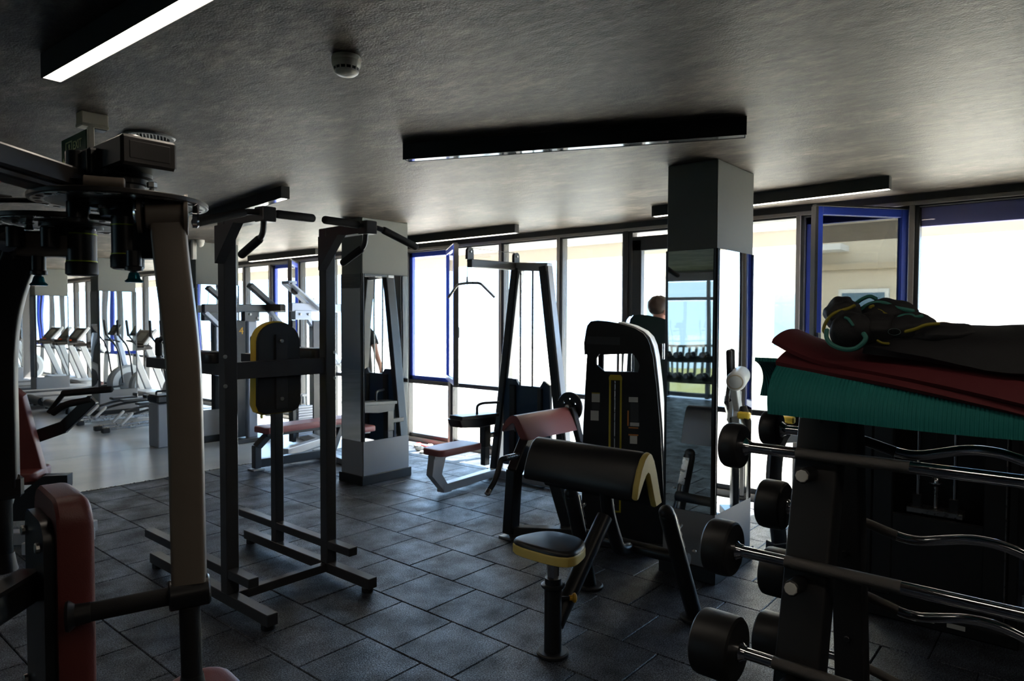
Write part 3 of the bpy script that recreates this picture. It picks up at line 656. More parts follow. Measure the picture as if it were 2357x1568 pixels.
# ================================================================== BARBELL RACK
RYF, RYB = .555, -.20            # two end frames of the rack (Y)
rk = thing('barbell_rack', 'black A-frame barbell rack piled with exercise mats', 'barbell rack', (2.08, .2, 0))
front = [(1.985, 1.335), (1.79, .735), (1.635, .06)]
def leg_x(z): return 1.985-(1.335-z)*.262
def leg_xb(z): return 2.20+(1.335-z)*.16
for y in (RYF, RYB):
    a, b_ = V((leg_x(1.38), y, 1.38)), V((leg_x(.05), y, .05)); d = (b_-a).normalized()
    fp = part(rk, 'front_leg', MB().sweep([a, b_], rrect(.085, .112, .018, 4), True, (0, 1, 0)), K) if 0 else part(rk, 'front_leg', MB().sweep([a, b_], rrect(.112, .085, .010, 4), True, (-1, 0, .26)), 'rack_paint')
    nrm = V((-1, 0, -.262)).normalized()
    for i in range(6):
        z = 1.30-.205*i; c = V((leg_x(z), y-.004, z))+nrm*.0435
        part(fp, 'face_plate', MB().box(c, (.004, .066, .195), .0012, (nrm*-1, Y_, d)), 'rack_paint')
        if i % 2 == 0: bolt(fp, c+nrm*.002-d*.05, nrm, .006, 'black_paint')
    a, b_ = V((leg_xb(1.38), y, 1.38)), V((leg_xb(.05), y, .05))
    bp_ = part(rk, 'rear_leg', MB().sweep([a, b_], rrect(.085, .085, .008, 4), True, (-1, 0, 0)), 'rack_paint')
    for z in (1.22, .90, .62): bolt(bp_, (leg_xb(z)-.043, y+.0, z), (-1, 0, 0), .010, 'black_paint')
    part(rk, 'base_beam', MB().beam((1.55, y, .04), (2.48, y, .04), .09, .07, .01), K)
    part(rk, 'top_plate', MB().box((2.09, y, 1.385), (.30, .112, .016), .004), K)
    part(rk, 'brace_tube', MB().tube([(leg_x(.55), y-.02, .55), (leg_xb(.42), y-.02, .42)], .03, 14), K)
part(rk, 'ridge_tube', MB().beam((2.09, RYF+.05, 1.36), (2.09, RYB-.05, 1.36), .10, .05, .008), K)
tiersF = [(1.90, 1.250), (1.824, .975), (1.745, .735), (1.690, .490)]
tiersB = [(2.285, 1.250), (2.330, .985), (2.370, .740), (2.410, .490)]
for (x, z) in tiersF:
    for y in (RYF, RYB):
        zz_ = z-.052; c = V((leg_x(zz_)-.04, y+.01, zz_)); h = part(rk, 'bar_peg', MB().cyl(c, c+V((-.075, 0, .006)), .020, 16, .004), 'rubber')
        part(h, 'worn_tip', MB().cyl(c+V((-.072, 0, .006)), c+V((-.079, 0, .0065)), .0165, 9, .002), 'paper')
for (x, z) in tiersB:
    for y in (RYF, RYB):
        zz_ = z-.046; c = V((leg_xb(zz_)+.04, y, zz_)); part(rk, 'bar_peg', MB().cyl(c, V((x+.03, y, zz_+.004)), .018, 14, .003), 'rubber')
YR = -.30
def head(t, x, y, z, R_, L_, sg):
    h = part(t, 'weight_head', MB().lathe([(R_*.72, 0), (R_*.90, .0015), (R_*.97, .007), (R_, .018), (R_, L_-.018), (R_*.97, L_-.007), (R_*.90, L_-.0015), (R_*.70, L_)], (x, y, z), (0, sg, 0), 40), 'rubber')
    part(h, 'end_plate', MB().lathe([(R_*.62, 0), (R_*.62, .004), (R_*.58, .006)], (x, y+sg*L_, z), (0, sg, 0), 32), 'chrome')
    part(t, 'collar_nut', MB().lathe([(.026, 0), (.026, .006), (.021, .012), (.018, .020)], (x, y, z), (0, -sg, 0), 12), 'chrome')
wts = [('light', .064, .055), ('medium', .076, .075), ('heavy', .087, .110), ('heaviest', .092, .125)]
ordn = ['top', 'second', 'third', 'lowest']
for i, ((x, z), (wn_, R_, L_)) in enumerate(zip(tiersF, wts)):
    yh = [.745, .735, .690, .690][i]
    t = thing('straight_barbell', 'straight chrome fixed barbell with black heads on the %s tier of the rack' % ordn[i], 'barbell', (x, .2, z-.02), 'straight barbells on the rack')
    bar = part(t, 'bar', MB().cyl((x, YR, z), (x, yh, z), .0155, 20), 'chrome')
    for (ya_, yb_) in ((.60, .33), (-.08, -.22)): part(bar, 'knurled_grip', MB().cyl((x, ya_, z), (x, yb_, z), .0160, 20, .0005), 'knurl')
    head(t, x, yh, z, R_, L_, 1); head(t, x, YR, z, R_, L_, -1)
for i, ((x, z), (wn_, R_, L_)) in enumerate(zip(tiersB, [(0, .058, .055), (0, .082, .085), (0, .082, .095), (0, .086, .105)])):
    yh = [.775, .765, .755, .775][i]
    t = thing('curl_barbell', 'cambered chrome curl barbell with black heads on the %s rear tier of the rack' % ordn[i], 'barbell', (x, .2, z-.02), 'curl barbells on the rack')
    pts = [(x, yh, z), (x, .55, z), (x+.012, .40, z-.045), (x, .25, z), (x+.006, .17, z-.004), (x+.012, .06, z-.045), (x, -.10, z), (x, YR, z)]
    bar = part(t, 'bar', MB().tube(pts, .0145, 18, True, .05), 'chrome')
    part(bar, 'knurled_grip', MB().tube(fil(pts[0:3], .05)[1:-1]+[V(pts[1])*.25+V(pts[2])*.75], .0150, 18), 'knurl')
    head(t, x, yh, z, R_, L_, 1); head(t, x, YR, z, R_, L_, -1)
# mats draped over the rack ridge
XC, ZB = 2.10, 1.375
def dome(th, off=0.):
    # th in degrees, 0 = crest; beyond +-90 hangs straight down
    a = radians(max(-90, min(90, th))); x = XC+(.262+off)*sin(a); z = ZB+(.125+off)*cos(a)
    if abs(th) > 90: z -= (abs(th)-90)*.0032
    return x, z
rows = []
for i in range(33):
    y = .672-1.1*i/32; rows.append([])
    for j in range(41):
        th = -96+190*j/40; x, z = dome(th, .0); sk = .10*max(0, (th-20)/70)*(1 if i < 3 else .0)
        rows[-1].append((x, y+sk+.018*(th/90)*(1 if i == 0 else 0), z-.004*sin(y*7)))
o = single('exercise_mat', MB().grid(rows, .014), 'teal_mat', 'ribbed teal exercise mat draped over the barbell rack', 'exercise mat', (2.1, .2, 1.36), smooth=60)
rows = []
for i in range(13):      # second teal fold sticking out behind
    y = .865-.27*i/12; rows.append([dome(th, -.016)[0:1]+(y-.05*(1-th/96),)+dome(th, -.016)[1:] for th in [20+78*j/14 for j in range(15)]])
single('exercise_mat', MB().grid(rows, .012), 'teal_mat', 'folded teal mat end poking out behind the ribbed teal mat', 'exercise mat', (2.3, .7, 1.36), smooth=60)
def red_layer(off, y0, e0, e1, name_lbl, curl):
    rows = []
    for i in range(37):
        s_ = i/36; y = y0-1.08*s_; ef = e0+(e1-e0)*min(1, (s_/.62))**1.1; rows.append([])
        for j in range(33):
            th = ef+(80-ef)*j/32; x, z = dome(th, off+.004*sin(9*s_+off*300)); z += curl*max(0, 1-s_*6)**2
            rows[-1].append((x, y, z))
    single('exercise_mat', MB().grid(rows, .012), 'maroon_mat', name_lbl, 'exercise mat', (2.1, .15, 1.5), smooth=60)
red_layer(.016, .665, -42, -86, 'lower maroon mat lying on the ribbed teal mat', .008)
red_layer(.032, .685, -34, -78, 'upper maroon mat under the pile of gloves', .042)
# pile of gloves, black bag
def glove(c, r, rot, label, trims, seed, nz=.16):
    c = V(c); M = Matrix.Rotation(rot, 3, 'Z'); ax = (M @ X_, M @ Y_, Z_); t = thing('padded_glove', label, 'glove', tuple(c-Z_*r[2]), 'black sports gloves on the mats')
    part(t, 'body', MB().blob(c, r, ax, 32, 24, nz, 8, seed), 'glove_black', None, 70)
    for mt_, pts, wd in trims: part(t, 'edge_binding', MB().rod(fil(pts, .012, 3), wd, 8), mt_)
    return t
TE, MU = 'teal_trim', 'mustard_trim'
glove((1.950, .503, 1.626), (.075, .044, .046), .1, 'black glove with mustard binding at the end of the pile', [(MU, [(1.895, .462, 1.648), (1.89, .472, 1.641), (1.882, .495, 1.634), (1.88, .509, 1.627), (1.88, .521, 1.614), (1.88, .529, 1.598), (1.88, .532, 1.583), (1.88, .525, 1.575)], .0042)], 3)
glove((1.898, .470, 1.582), (.052, .050, .050), .0, 'black glove with teal hem hanging over the front edge of the pile', [(TE, [(1.848, .514, 1.585), (1.845, .515, 1.567), (1.845, .505, 1.550), (1.843, .484, 1.540), (1.843, .462, 1.536), (1.843, .443, 1.540), (1.845, .427, 1.555), (1.848, .422, 1.567), (1.852, .429, 1.577)], .0058), (TE, [(1.856, .473, 1.617), (1.852, .466, 1.615), (1.848, .459, 1.607), (1.848, .453, 1.598)], .0036)], 1, .08)
glove((2.03, .415, 1.612), (.080, .072, .056), -.2, 'black glove with long teal bindings on top of the pile', [(TE, [(2.02, .490, 1.655), (2.01, .471, 1.668), (2.01, .452, 1.676), (2.02, .440, 1.668)], .0055), (TE, [(1.985, .468, 1.640), (1.985, .452, 1.652), (1.985, .431, 1.658), (1.985, .410, 1.656), (1.985, .388, 1.643), (1.98, .362, 1.638), (1.98, .345, 1.634)], .0052), (MU, [(1.965, .434, 1.648), (1.965, .443, 1.645), (1.965, .437, 1.639), (1.962, .416, 1.637), (1.958, .400, 1.624)], .0040)], 5)
g4 = glove((1.985, .350, 1.588), (.082, .060, .044), -.1, 'black glove with a round emblem print in the pile', [(TE, [(1.935, .371, 1.608), (1.935, .369, 1.619), (1.94, .355, 1.624), (1.942, .340, 1.623), (1.94, .335, 1.617), (1.945, .320, 1.621)], .0050)], 7, .10)
part(g4, 'emblem', MB().tube([(1.8995-.002*cos(a_/16*2*pi), .371+.0135*cos(a_/16*2*pi), 1.582+.0082*sin(a_/16*2*pi)) for a_ in range(17)], .0007, 6), 'print_grey')
glove((1.955, .440, 1.585), (.07, .085, .045), .1, 'plain black glove buried in the middle of the pile', [(MU, [(1.886, .405, 1.560), (1.885, .395, 1.554), (1.886, .380, 1.553)], .003)], 9)
glove((1.972, .275, 1.575), (.085, .075, .032), 0, 'flat black glove with mustard edge lying toward the dark bag', [(MU, [(1.888, .345, 1.583), (1.888, .324, 1.589), (1.892, .305, 1.600), (1.90, .278, 1.603)], .0042)], 11)
rows = []
for i in range(25):
    s_ = i/24; y = .44-.91*s_; rows.append([])
    for j in range(25):
        q = j/24; x = 1.890-.03*min(1, s_*3)+.36*q; h = 1.515+.090*sin(pi*min(1, q*1.15))**.6*(.62+.38*s_)+.010*mnoise.noise(V((x*11, y*7, 0)))
        if q == 0: h = 1.535-.045*min(1, s_*3.2)+.02*max(0, s_-.4)
        rows[-1].append((x-.012*s_*(1-q), y-.02*sin(q*5)*(1 if i == 0 else 0), h-.008*(1-min(1, s_*6))))
single('gym_bag', MB().grid(rows, .02), 'glove_black', 'flat black fabric bag lying on the maroon mats', 'bag', (2.05, .0, 1.51), smooth=60)

# ================================================================== PEC MACHINE (foreground left)
pm = thing('pec_fly_machine', 'dark pec fly machine with overhead adjustment discs and red pads', 'exercise machine', (.35, 1.75, 0))
Bz = 'bronze_paint'
A1, A2 = V((.645, 1.765, 0)), V((.600, 1.965, 0))
part(pm, 'tower', MB().beam((-.10, 1.32, .02), (-.10, 1.32, 2.0), .12, .10, .008, (1, 0, 0)), K)
part(pm, 'base_rail', MB().beam((-.10, 1.32, .05), (1.15, 2.05, .05), .10, .08, .008).beam((-.25, 1.1, .05), (.02, 1.6, .05), .10, .08, .008), K)
part(pm, 'overhead_beam', MB().beam((-.06, 1.345, 1.938), (.56, 1.805, 1.926), .075, .046, .005).beam((-.06, 1.345, 1.908), (.53, 1.783, 1.894), .06, .016, .004), 'pec_dark')
part(pm, 'pivot_stub', MB().cyl((.565, 1.805, 1.84), (.565, 1.805, 1.995), .024, 20), K)
part(pm, 'beam_clamp', MB().box((.59, 1.775, 1.965), (.05, .075, .065), .006), K)
gb = part(pm, 'bearing_box', MB().box((.650, 1.700, 1.980), (.120, .17, .066), .006), 'pec_dark')
part(gb, 'face_recess', MB().box((.650, 1.6145, 1.981), (.086, .002, .038), .001), 'pec_dark')
part(gb, 'bearing_cap', MB().lathe([(.045, 0), (.045, .006), (.030, .008), (.030, .016), (.026, .022)], (.645, 1.715, 2.010), Z_, 24), 'zinc')
part(gb, 'bearing_neck', MB().lathe([(.055, 0), (.055, .012), (.045, .016), (.045, .028), (.038, .030), (.038, .09)], (.645, 1.735, 1.950), (0, 0, -1), 24), K)
def disc(c, R_, z, th):
    d = part(pm, 'adjustment_disc', MB().lathe([(R_*.55, -th/2), (R_, -th/2), (R_, th/2), (.03, th/2+.004)], (c.x, c.y, z), Z_, 56, False).lathe([(.03, -th/2), (R_*.56, -th/2-.002)], (c.x, c.y, z), Z_, 56, False), 'black_paint')
    part(d, 'hole_ring', MB().lathe([(R_*.83, 0), (R_*.83, .0012), (R_*.97, .0012), (R_*.97, 0)], (c.x, c.y, z-th/2), (0, 0, -1), 56, False), 'worn_steel'); part(d, 'rim', MB().lathe([(R_, -th/2), (R_+.002, -th/2+.002), (R_+.002, th/2-.002), (R_, th/2)], (c.x, c.y, z), Z_, 56, False), 'pec_dark')
    for i in range(26):
        a = 2*pi*i/26; p = V((c.x+cos(a)*R_*.90, c.y+sin(a)*R_*.90, z-th/2-.0012)); part(d, 'stop_hole', MB().lathe([(.0075, 0), (.0075, .0006), (.002, .0007)], p, (0, 0, -1), 10), 'dark_slot')
    part(d, 'hub', MB().lathe([(.07, 0), (.07, .008), (.05, .012), (.045, .03)], (c.x, c.y, z-th/2), (0, 0, -1), 28), K)
    for i in range(4):
        a = 2*pi*i/4+.5; bolt(d, (c.x+.058*cos(a), c.y+.058*sin(a), z-th/2-.008), (0, 0, -1), .009)
    return d
disc(A1, .186, 1.884, .012); disc(A2, .170, 1.848, .012)
part(pm, 'cable_pulley', MB().lathe([(.085, -.014), (.09, -.012), (.078, 0), (.09, .012), (.085, .014)], (A1.x-.05, A1.y+.03, 1.908), Z_, 36), 'rubber')
part(pm, 'cable_socket', MB().cyl((.53, 1.66, 1.905), (.60, 1.625, 1.905), .012, 14), Bz)
part(pm, 'cable_run', MB().tube([(.56, 1.85, 1.885), (.33, 1.95, 1.872), (.1, 2.0, 1.86)], .006, 8), 'rubber')
part(pm, 'cable_guard', MB().box((.33, 2.05, 1.895), (.30, .16, .012), .003), K)
part(pm, 'led_strip', MB().beam((.33, 2.55, 2.12), (.55, 2.75, 2.115), .02, .012, .002), 'led_red') if 0 else None
def pivot(c, z0, z1):
    p = part(pm, 'pivot_shaft', MB().cyl((c.x, c.y, z0), (c.x, c.y, z1), .0335, 28, .002), K)
    for z in (z0+.004, z0+.072): part(p, 'ring', MB().lathe([(.0345, 0), (.0345, .003)], (c.x, c.y, z), Z_, 28), 'lime_ring')
    part(p, 'end_cap', MB().lathe([(.030, -.034), (.036, -.030), (.036, -.004), (.034, 0)], (c.x, c.y, z0+.004), Z_, 28), 'rubber')
pivot(V((A1.x+.006, A1.y-.012, 0)), 1.755, 1.880); pivot(V((A2.x+.012, A2.y-.03, 0)), 1.745, 1.83)
def knob(p):
    k = part(pm, 'selector_pin', MB().lathe([(.016, 0), (.016, .035), (.019, .037), (.019, .045), (.008, .047), (.008, .052)], p, (0, 0, -1), 20), K)
    part(k, 'knob', MB().lathe([(.010, .050), (.012, .055), (.014, .064), (.020, .070), (.018, .073)], p, (0, 0, -1), 20), 'teal_knob', 'blue metal knob')
# right arm: bracket, pivot, lever, handles
def dep(px_, py_, D):
    return V((0, 0, HC))+(fw+r2*((px_-1178.5)/1571.3)-u2*((py_-784)/1571.3))*(D/(fw.dot(fh)))
br_ = part(pm, 'arm_bracket', MB().beam((A1.x+.02, A1.y-.03, 1.81), (.715, 1.680, 1.81), .05, .12, .006), K)
piv = V((.700, 1.650, 1.853)); pax = V((.90, -.43, 0)).normalized(); pfa = V((-.43, -.90, 0))
part(pm, 'hinge_barrel', MB().cyl(piv-pax*.044, piv+pax*.044, .036, 28, .002), Bz)
for s_ in (-1, 1):
    part(pm, 'hinge_plate', MB().prism([(.048*cos(2*pi*i/24), .048*sin(2*pi*i/24)) for i in range(24)], piv+pax*(s_*.048)-pax*.004, pfa, Z_, .008), Bz)
    part(pm, 'hinge_bolt', MB().lathe([(.030, 0), (.030, .010), (.026, .014), (.010, .014)], piv+pax*s_*.054, pax*s_, 24), 'chrome')
part(pm, 'stop_bolt', MB().cyl((.668, 1.652, 1.875), (.668, 1.652, 1.908), .006, 10).cyl((.668, 1.652, 1.908), (.668, 1.652, 1.922), .011, 6), 'zinc')
lev = [(.700, 1.650, 1.86), (.706, 1.642, 1.74), (.716, 1.632, 1.62), (.724, 1.626, 1.50), (.726, 1.624, 1.34), (.729, 1.622, .985)]
part(pm, 'lever', MB().sweep(fil(lev, .12, 4), rrect(.074, .052, .009, 3), True, (-.50, -.86, 0)), Bz, 'bronze grey steel lever arm')
e = V((.729, 1.622, .958)); hd = V((-.70, .28, -.03)).normalized()
part(pm, 'handle_socket', MB().cyl(e-hd*.045, e+hd*.045, .036, 24, .004), K)
gr = part(pm, 'side_handle', MB().cyl(e+hd*.04, e+hd*.225, .021, 20), 'foam'); part(gr, 'flange', MB().lathe([(.022, 0), (.024, .03), (.034, .042), (.032, .048)], e+hd*.20, hd, 24), 'rubber')
gr = part(pm, 'lower_handle', MB().cyl(e-Z_*.03, e+V((.004, 0, -.225)), .0235, 20), 'foam'); part(gr, 'flange', MB().lathe([(.025, 0), (.030, .03), (.032, .04)], e+V((.004, 0, -.20)), (0, 0, -1), 24), 'rubber')
knob(V((.645, 1.70, 1.765)))
# left arm
pl_ = V((.498, 2.045, 1.792)); ld = (pl_-V((A2.x, A2.y-.02, 1.792))).normalized()
part(pm, 'arm_bracket', MB().beam((A2.x, A2.y-.02, 1.792), pl_, .05, .062, .005), Bz)
part(pm, 'bracket_end', MB().beam(pl_-ld*.02, pl_+ld*.035, .062, .088, .006), K)
part(pm, 'hinge_bolt', MB().lathe([(.024, 0), (.024, .008), (.010, .010)], pl_+V((-.02, -.035, 0)), (-.6, -.8, 0), 22), 'chrome')
lev2 = [(.510, 2.030, 1.765), (.490, 2.06, 1.69), (.478, 2.088, 1.60), (.474, 2.10, 1.50), (.474, 2.10, 1.18)]
part(pm, 'lever', MB().sweep(fil(lev2, .10, 4), rrect(.074, .052, .009, 3), True, (-.4, -.9, 0)), K)
e2 = V((.474, 2.10, 1.15)); gr = part(pm, 'lower_handle', MB().cyl(e2+Z_*.03, e2-Z_*.17, .023, 20), 'foam'); part(gr, 'flange', MB().lathe([(.025, 0), (.030, .03), (.033, .045)], e2-Z_*.14, (0, 0, -1), 22), 'rubber')
part(pm, 'socket', MB().box(e2+Z_*.03, (.085, .07, .06), .01), K)
knob(V((.535, 1.995, 1.762)))
for p in ((.545, 1.94, 1.83), (.49, 2.0, 1.83)): part(pm, 'stop_post', MB().cyl(p, V(p)-Z_*.05, .020, 18), K); bolt(pm, V(p)+Z_*.01, Z_, .008)
part(pm, 'brass_stop', MB().lathe([(.010, 0), (.008, .012), (.012, .014), (.012, .022)], (.515, 1.99, 1.825), (0, 0, 1), 14), 'zinc')
# seat and backrest
fd = V((.985, -.10, 0)).normalized(); sd_ = V((-fd.y, fd.x, 0)); bc = V((.545, 1.885, 0))
part(pm, 'backrest', MB().cushion([(a, b_) for a, b_ in rrect(.27, .66, .06, 6)], bc+Z_*.866-fd*.035, sd_, Z_, .075, .026), 'red_leather', 'maroon leather backrest')
part(pm, 'backrest_plate', MB().prism(rrect(.23, .56, .05, 4), bc+Z_*.865-fd*.058, sd_, Z_, .022), K)
for z in (1.09, .72):
    bolt(pm, bc+Z_*z-fd*.060-sd_*.09, -fd, .012); bolt(pm, bc+Z_*z-fd*.060+sd_*.09, -fd, .012)
part(pm, 'back_support', MB().beam(V((-.06, 1.35, .985)), bc+Z_*.985-fd*.06, .06, .07, .006), K)
part(pm, 'seat_post', MB().beam(V((.90, 1.99, .08)), V((.90, 1.99, .44)), .07, .07, .006, (1, 0, 0)), K)
part(pm, 'seat', MB().cushion(rrect(.20, .24, .08, 6), V((.955, 2.035, .418)), fd, sd_, .08, .03), 'red_leather', 'maroon leather seat')

# ================================================================== WEIGHT STACK TOWERS
def tower(label, base, face, plain=False, h=1.0, sh='black_paint'):
    base = V(base); n = V(face).normalized(); u = V((0, 0, 1)).cross(n).normalized(); u = -u if u.dot(r2) < 0 else u   # u: image right
    t = thing('weight_stack_tower', label, 'weight machine', tuple(base))
    # outline (u, z): slanted sides, domed top falling to the right, window opening
    L_ = [(-.275, .02), (-.280, .45), (-.272, .85), (-.258, 1.16), (-.250, 1.33)]
    R_ = [(.300, .02), (.285, .45), (.262, .85), (.232, 1.16), (.205, 1.36)]
    o = base-n*.0
    sc = lambda P_: [(a, b_*h) for a, b_ in P_]
    part(t, 'front_panel', MB().prism(sc([L_[0], R_[0], R_[1], R_[2], R_[3], (.225, 1.21), (.115, 1.255), (.07, 1.26), (-.06, 1.26), (-.10, 1.28), (-.16, 1.305), (-.255, 1.25), L_[3], L_[2], L_[1]])[::1], o, u, Z_, .05), sh) if 0 else None
    def pr(poly, name, th, mt_, off=0., smooth=32, par=None):
        return part(par or t, name, MB().prism(sc(poly), o+n*off, u, Z_, th), mt_, None, smooth)
    sgn = 1 if u.cross(Z_).dot(n) > 0 else -1
    pr([L_[0], R_[0], R_[1], R_[2], R_[3], (.222, 1.22), (.10, 1.245), (-.13, 1.245), (-.185, 1.29), (-.252, 1.29), L_[3], L_[2], L_[1]], 'front_panel', .045*sgn, sh)
    pr([(-.252, 1.285), (-.185, 1.285), (-.185, 1.335), (-.150, 1.385), (-.252, 1.385)], 'left_cheek', .045*sgn, sh)
    pr([(.105, 1.24), (.224, 1.21), (.205, 1.36), (.197, 1.385), (.06, 1.385), (.10, 1.33), (.118, 1.29)], 'right_cheek', .045*sgn, sh)
    cap = [(-.268, 1.36), (.197, 1.385), (.188, 1.43), (.170, 1.475), (.140, 1.515), (.085, 1.548), (.0, 1.575), (-.10, 1.595), (-.18, 1.602), (-.225, 1.595), (-.250, 1.565), (-.258, 1.53), (-.272, 1.44)]
    cp = pr(cap, 'top_cowl', .06*sgn, sh, -.005)
    part(cp, 'cowl_body', MB().prism(sc([(a*.97, b_-.008) for a, b_ in cap]), o-n*.30, u, Z_, .30*sgn), sh)
    # dark right side cover following the outline, window reflection put in as silver
    path = [(.290, .05), (.278, .45), (.256, .85), (.228, 1.16), (.206, 1.34), (.190, 1.42), (.165, 1.48), (.125, 1.52), (.05, 1.556), (-.05, 1.583)]
    pts = [o+u*(a+.012)+Z_*(b_*h)-n*.14 for a, b_ in path]
    part(t, 'side_cover', MB().sweep(pts[3:], rrect(.018, .30, .006, 2), True, n), 'silver_paint', 'dark side cover with its window reflection coloured in silver') if not plain else None
    part(t, 'lower_side_cover', MB().sweep(pts[:4], rrect(.018, .30, .006, 2), True, n), 'silver_paint' if not plain else sh)
    part(t, 'left_side', MB().sweep([o+u*(a-.004)+Z_*(b_*h)-n*.14 for a, b_ in L_], rrect(.014, .30, .005, 2), True, n), sh)
    part(t, 'back_frame', MB().beam(o-n*.26+Z_*.02-u*.2, o-n*.26+Z_*1.5*h-u*.2, .04, .04, .004, n).beam(o-n*.26+Z_*.02+u*.2, o-n*.26+Z_*1.36*h+u*.16, .04, .04, .004, n), K)
    part(t, 'base', MB().box(o-n*.13+Z_*.03, (.60, .40, .06), .006, (u, n, Z_)), K)
    for a in (-.055, .05): part(t, 'guide_rod', MB().cyl(o-n*.12+u*a+Z_*.1, o-n*.12+u*a+Z_*1.40*h, .010, 12), 'chrome')
    part(t, 'weight_stack', MB().box(o-n*.14-u*.0+Z_*.40, (.22, .10, .68), .004, (u, n, Z_)), K)
    if plain: return t
    fx = o+n*.045
    fr_ = part(t, 'slot_frame', MB().sweep([fx+u*a+Z_*b_ for a, b_ in ((-.086, .26), (-.086, 1.195), (-.010, 1.195), (-.010, .26), (-.086, .26))], rrect(.018, .012, .003, 2), True, n), 'yellow_trim', 'yellow frame around the weight selector slot')
    part(fr_, 'slot', MB().prism([(-.08, .265), (-.016, .265), (-.016, 1.19), (-.08, 1.19)], fx+n*.001, u, Z_, .003*sgn), 'dark_slot')
    part(fr_, 'slot_head', MB().prism([(-.094, 1.185), (-.002, 1.185), (-.002, 1.205), (-.012, 1.222), (-.084, 1.222), (-.094, 1.205)], fx+n*.001, u, Z_, .008*sgn), 'yellow_trim')
    part(fr_, 'rod', MB().cyl(fx+u*-.052+Z_*.3+n*.005, fx+u*-.052+Z_*1.18+n*.005, .004, 8), 'worn_steel')
    def lab(name, a0, b0, a1, b1, mt_): part(t, name, MB().prism([(a0, b0), (a1, b0), (a1, b1), (a0, b1)], fx+n*.0006, u, Z_, .0015*sgn), mt_)
    lab('instruction_label', -.215, 1.025, -.158, 1.085, 'paper'); lab('instruction_label', -.222, .895, -.165, .965, 'paper'); lab('label_edge', -.215, 1.087, -.158, 1.092, 'yellow_trim')
    lab('instruction_label', .045, 1.035, .108, 1.070, 'paper'); lab('instruction_label', .055, .868, .118, .893, 'paper'); lab('label_strip', .036, .868, .046, .975, 'orange_label')
    lab('label_strip', .045, .852, .112, .860, 'orange_label'); lab('label_strip', .045, .802, .112, .811, 'orange_label'); lab('instruction_label', .055, .745, .105, .800, 'paper')
    lab('dark_label', -.214, .972, -.160, 1.018, 'graphite_paint'); lab('dark_label', .056, .90, .112, 1.03, 'graphite_paint')
    b2 = part(cp, 'brand_strip', MB().prism([(-.255, 1.435), (-.02, 1.430), (-.02, 1.485), (-.255, 1.490)], o+n*.0555, u, Z_, .002*sgn), 'graphite_paint')
    return t
tower('black weight stack tower with yellow framed slot and side cover coloured silver for its reflection', (4.16, 2.50, 0), (-.915, -.40, 0))
tower('plain dark weight stack tower in front of the standing person', (5.10, 2.72, 0), (-.80, -.60, 0), True, 1.03, 'shroud_green')

# ================================================================== RED PREACHER MACHINE
t = thing('arm_curl_machine', 'dark arm curl machine with maroon angled pad and slotted cam disc', 'exercise machine', (3.9, 3.15, 0))
pr2 = [(a*1.0, b_*.62) for a, b_ in outer+inner]
def vpx(x0, x1, yc, zc):
    k = len(pr2); L = []
    for x, q in ((x0, .93), (x0+.008, .985), (x0+.02, 1.), (x1-.02, 1.), (x1-.008, .985), (x1, .93)):
        L += [V((x, yc-p[0]*q, zc+p[1]*q)) for p in pr2]
    fs = [(i*k+j, i*k+(j+1) % k, (i+1)*k+(j+1) % k, (i+1)*k+j) for i in range(5) for j in range(k)]+[tuple(range(k-1, -1, -1)), tuple(5*k+j for j in range(k))]
    return MB().add(L, fs)
part(t, 'arm_pad', vpx(3.80, 4.44, 3.20, .905), 'pink_red_leather', 'maroon angled arm pad', 50)
part(t, 'pad_plate', MB().beam((3.84, 3.2, .80), (4.40, 3.2, .80), .07, .05, .006), K)
part(t, 'front_post', MB().beam((3.80, 3.23, .03), (3.83, 3.22, .50), .085, .10, .006, (1, 0, 0)).beam((3.83, 3.22, .48), (4.02, 3.2, .80), .085, .10, .006, (1, 0, 0)), K)
part(t, 'base_beam', MB().beam((3.80, 3.24, .05), (4.06, 2.86, .05), .09, .07, .006), 'graphite_paint')
part(t, 'floor_plate', MB().box((3.79, 3.23, .008), (.12, .12, .016), .004), 'zinc')
part(t, 'rear_strut', MB().beam((4.10, 2.92, .05), (4.05, 3.10, .62), .07, .08, .006), K)
hb = part(t, 'curl_handle', MB().tube([(3.92, 3.2, .60), (3.66, 3.2, .605), (3.645, 3.2, .57), (3.60, 3.2, .47), (3.52, 3.2, .395)], .020, 14, True, .05), K)
part(hb, 'steel_end', MB().cyl((3.535, 3.2, .408), (3.505, 3.2, .381), .0215, 16), 'worn_steel'); part(hb, 'steel_sleeve', MB().cyl((3.70, 3.2, .606), (3.82, 3.2, .603), .022, 16), 'worn_steel')
part(t, 'cross_handle', MB().cyl((3.9, 3.12, .50), (4.02, 3.02, .485), .016, 12), 'worn_steel')
cd = V((4.50, 3.20, .90)); 
ring = MB().lathe([(.072, -.012), (.118, -.012), (.122, -.006), (.122, .006), (.118, .012), (.072, .012), (.072, -.012)], cd, X_, 40, False)
dk = part(t, 'cam_disc', ring, K)
for i in range(6):
    a = 2*pi*i/6; q = V((0, cos(a), sin(a))); part(dk, 'spoke', MB().beam(cd+q*.02, cd+q*.078, .05, .022, .004, (1, 0, 0)), K)
part(dk, 'hub', MB().cyl(cd-X_*.03, cd+X_*.02, .045, 24), K)
part(dk, 'hub_cap', MB().lathe([(.022, 0), (.022, .01), (.012, .014)], cd-X_*.03, -X_, 18), 'zinc')
part(t, 'cam_arm', MB().beam((4.47, 3.16, .90), (4.44, 3.05, .62), .05, .06, .006).beam((4.44, 3.05, .64), (4.25, 3.02, .10), .06, .07, .006), K)
part(t, 'rear_base', MB().beam((4.06, 2.88, .05), (4.50, 3.10, .05), .08, .07, .006), K)
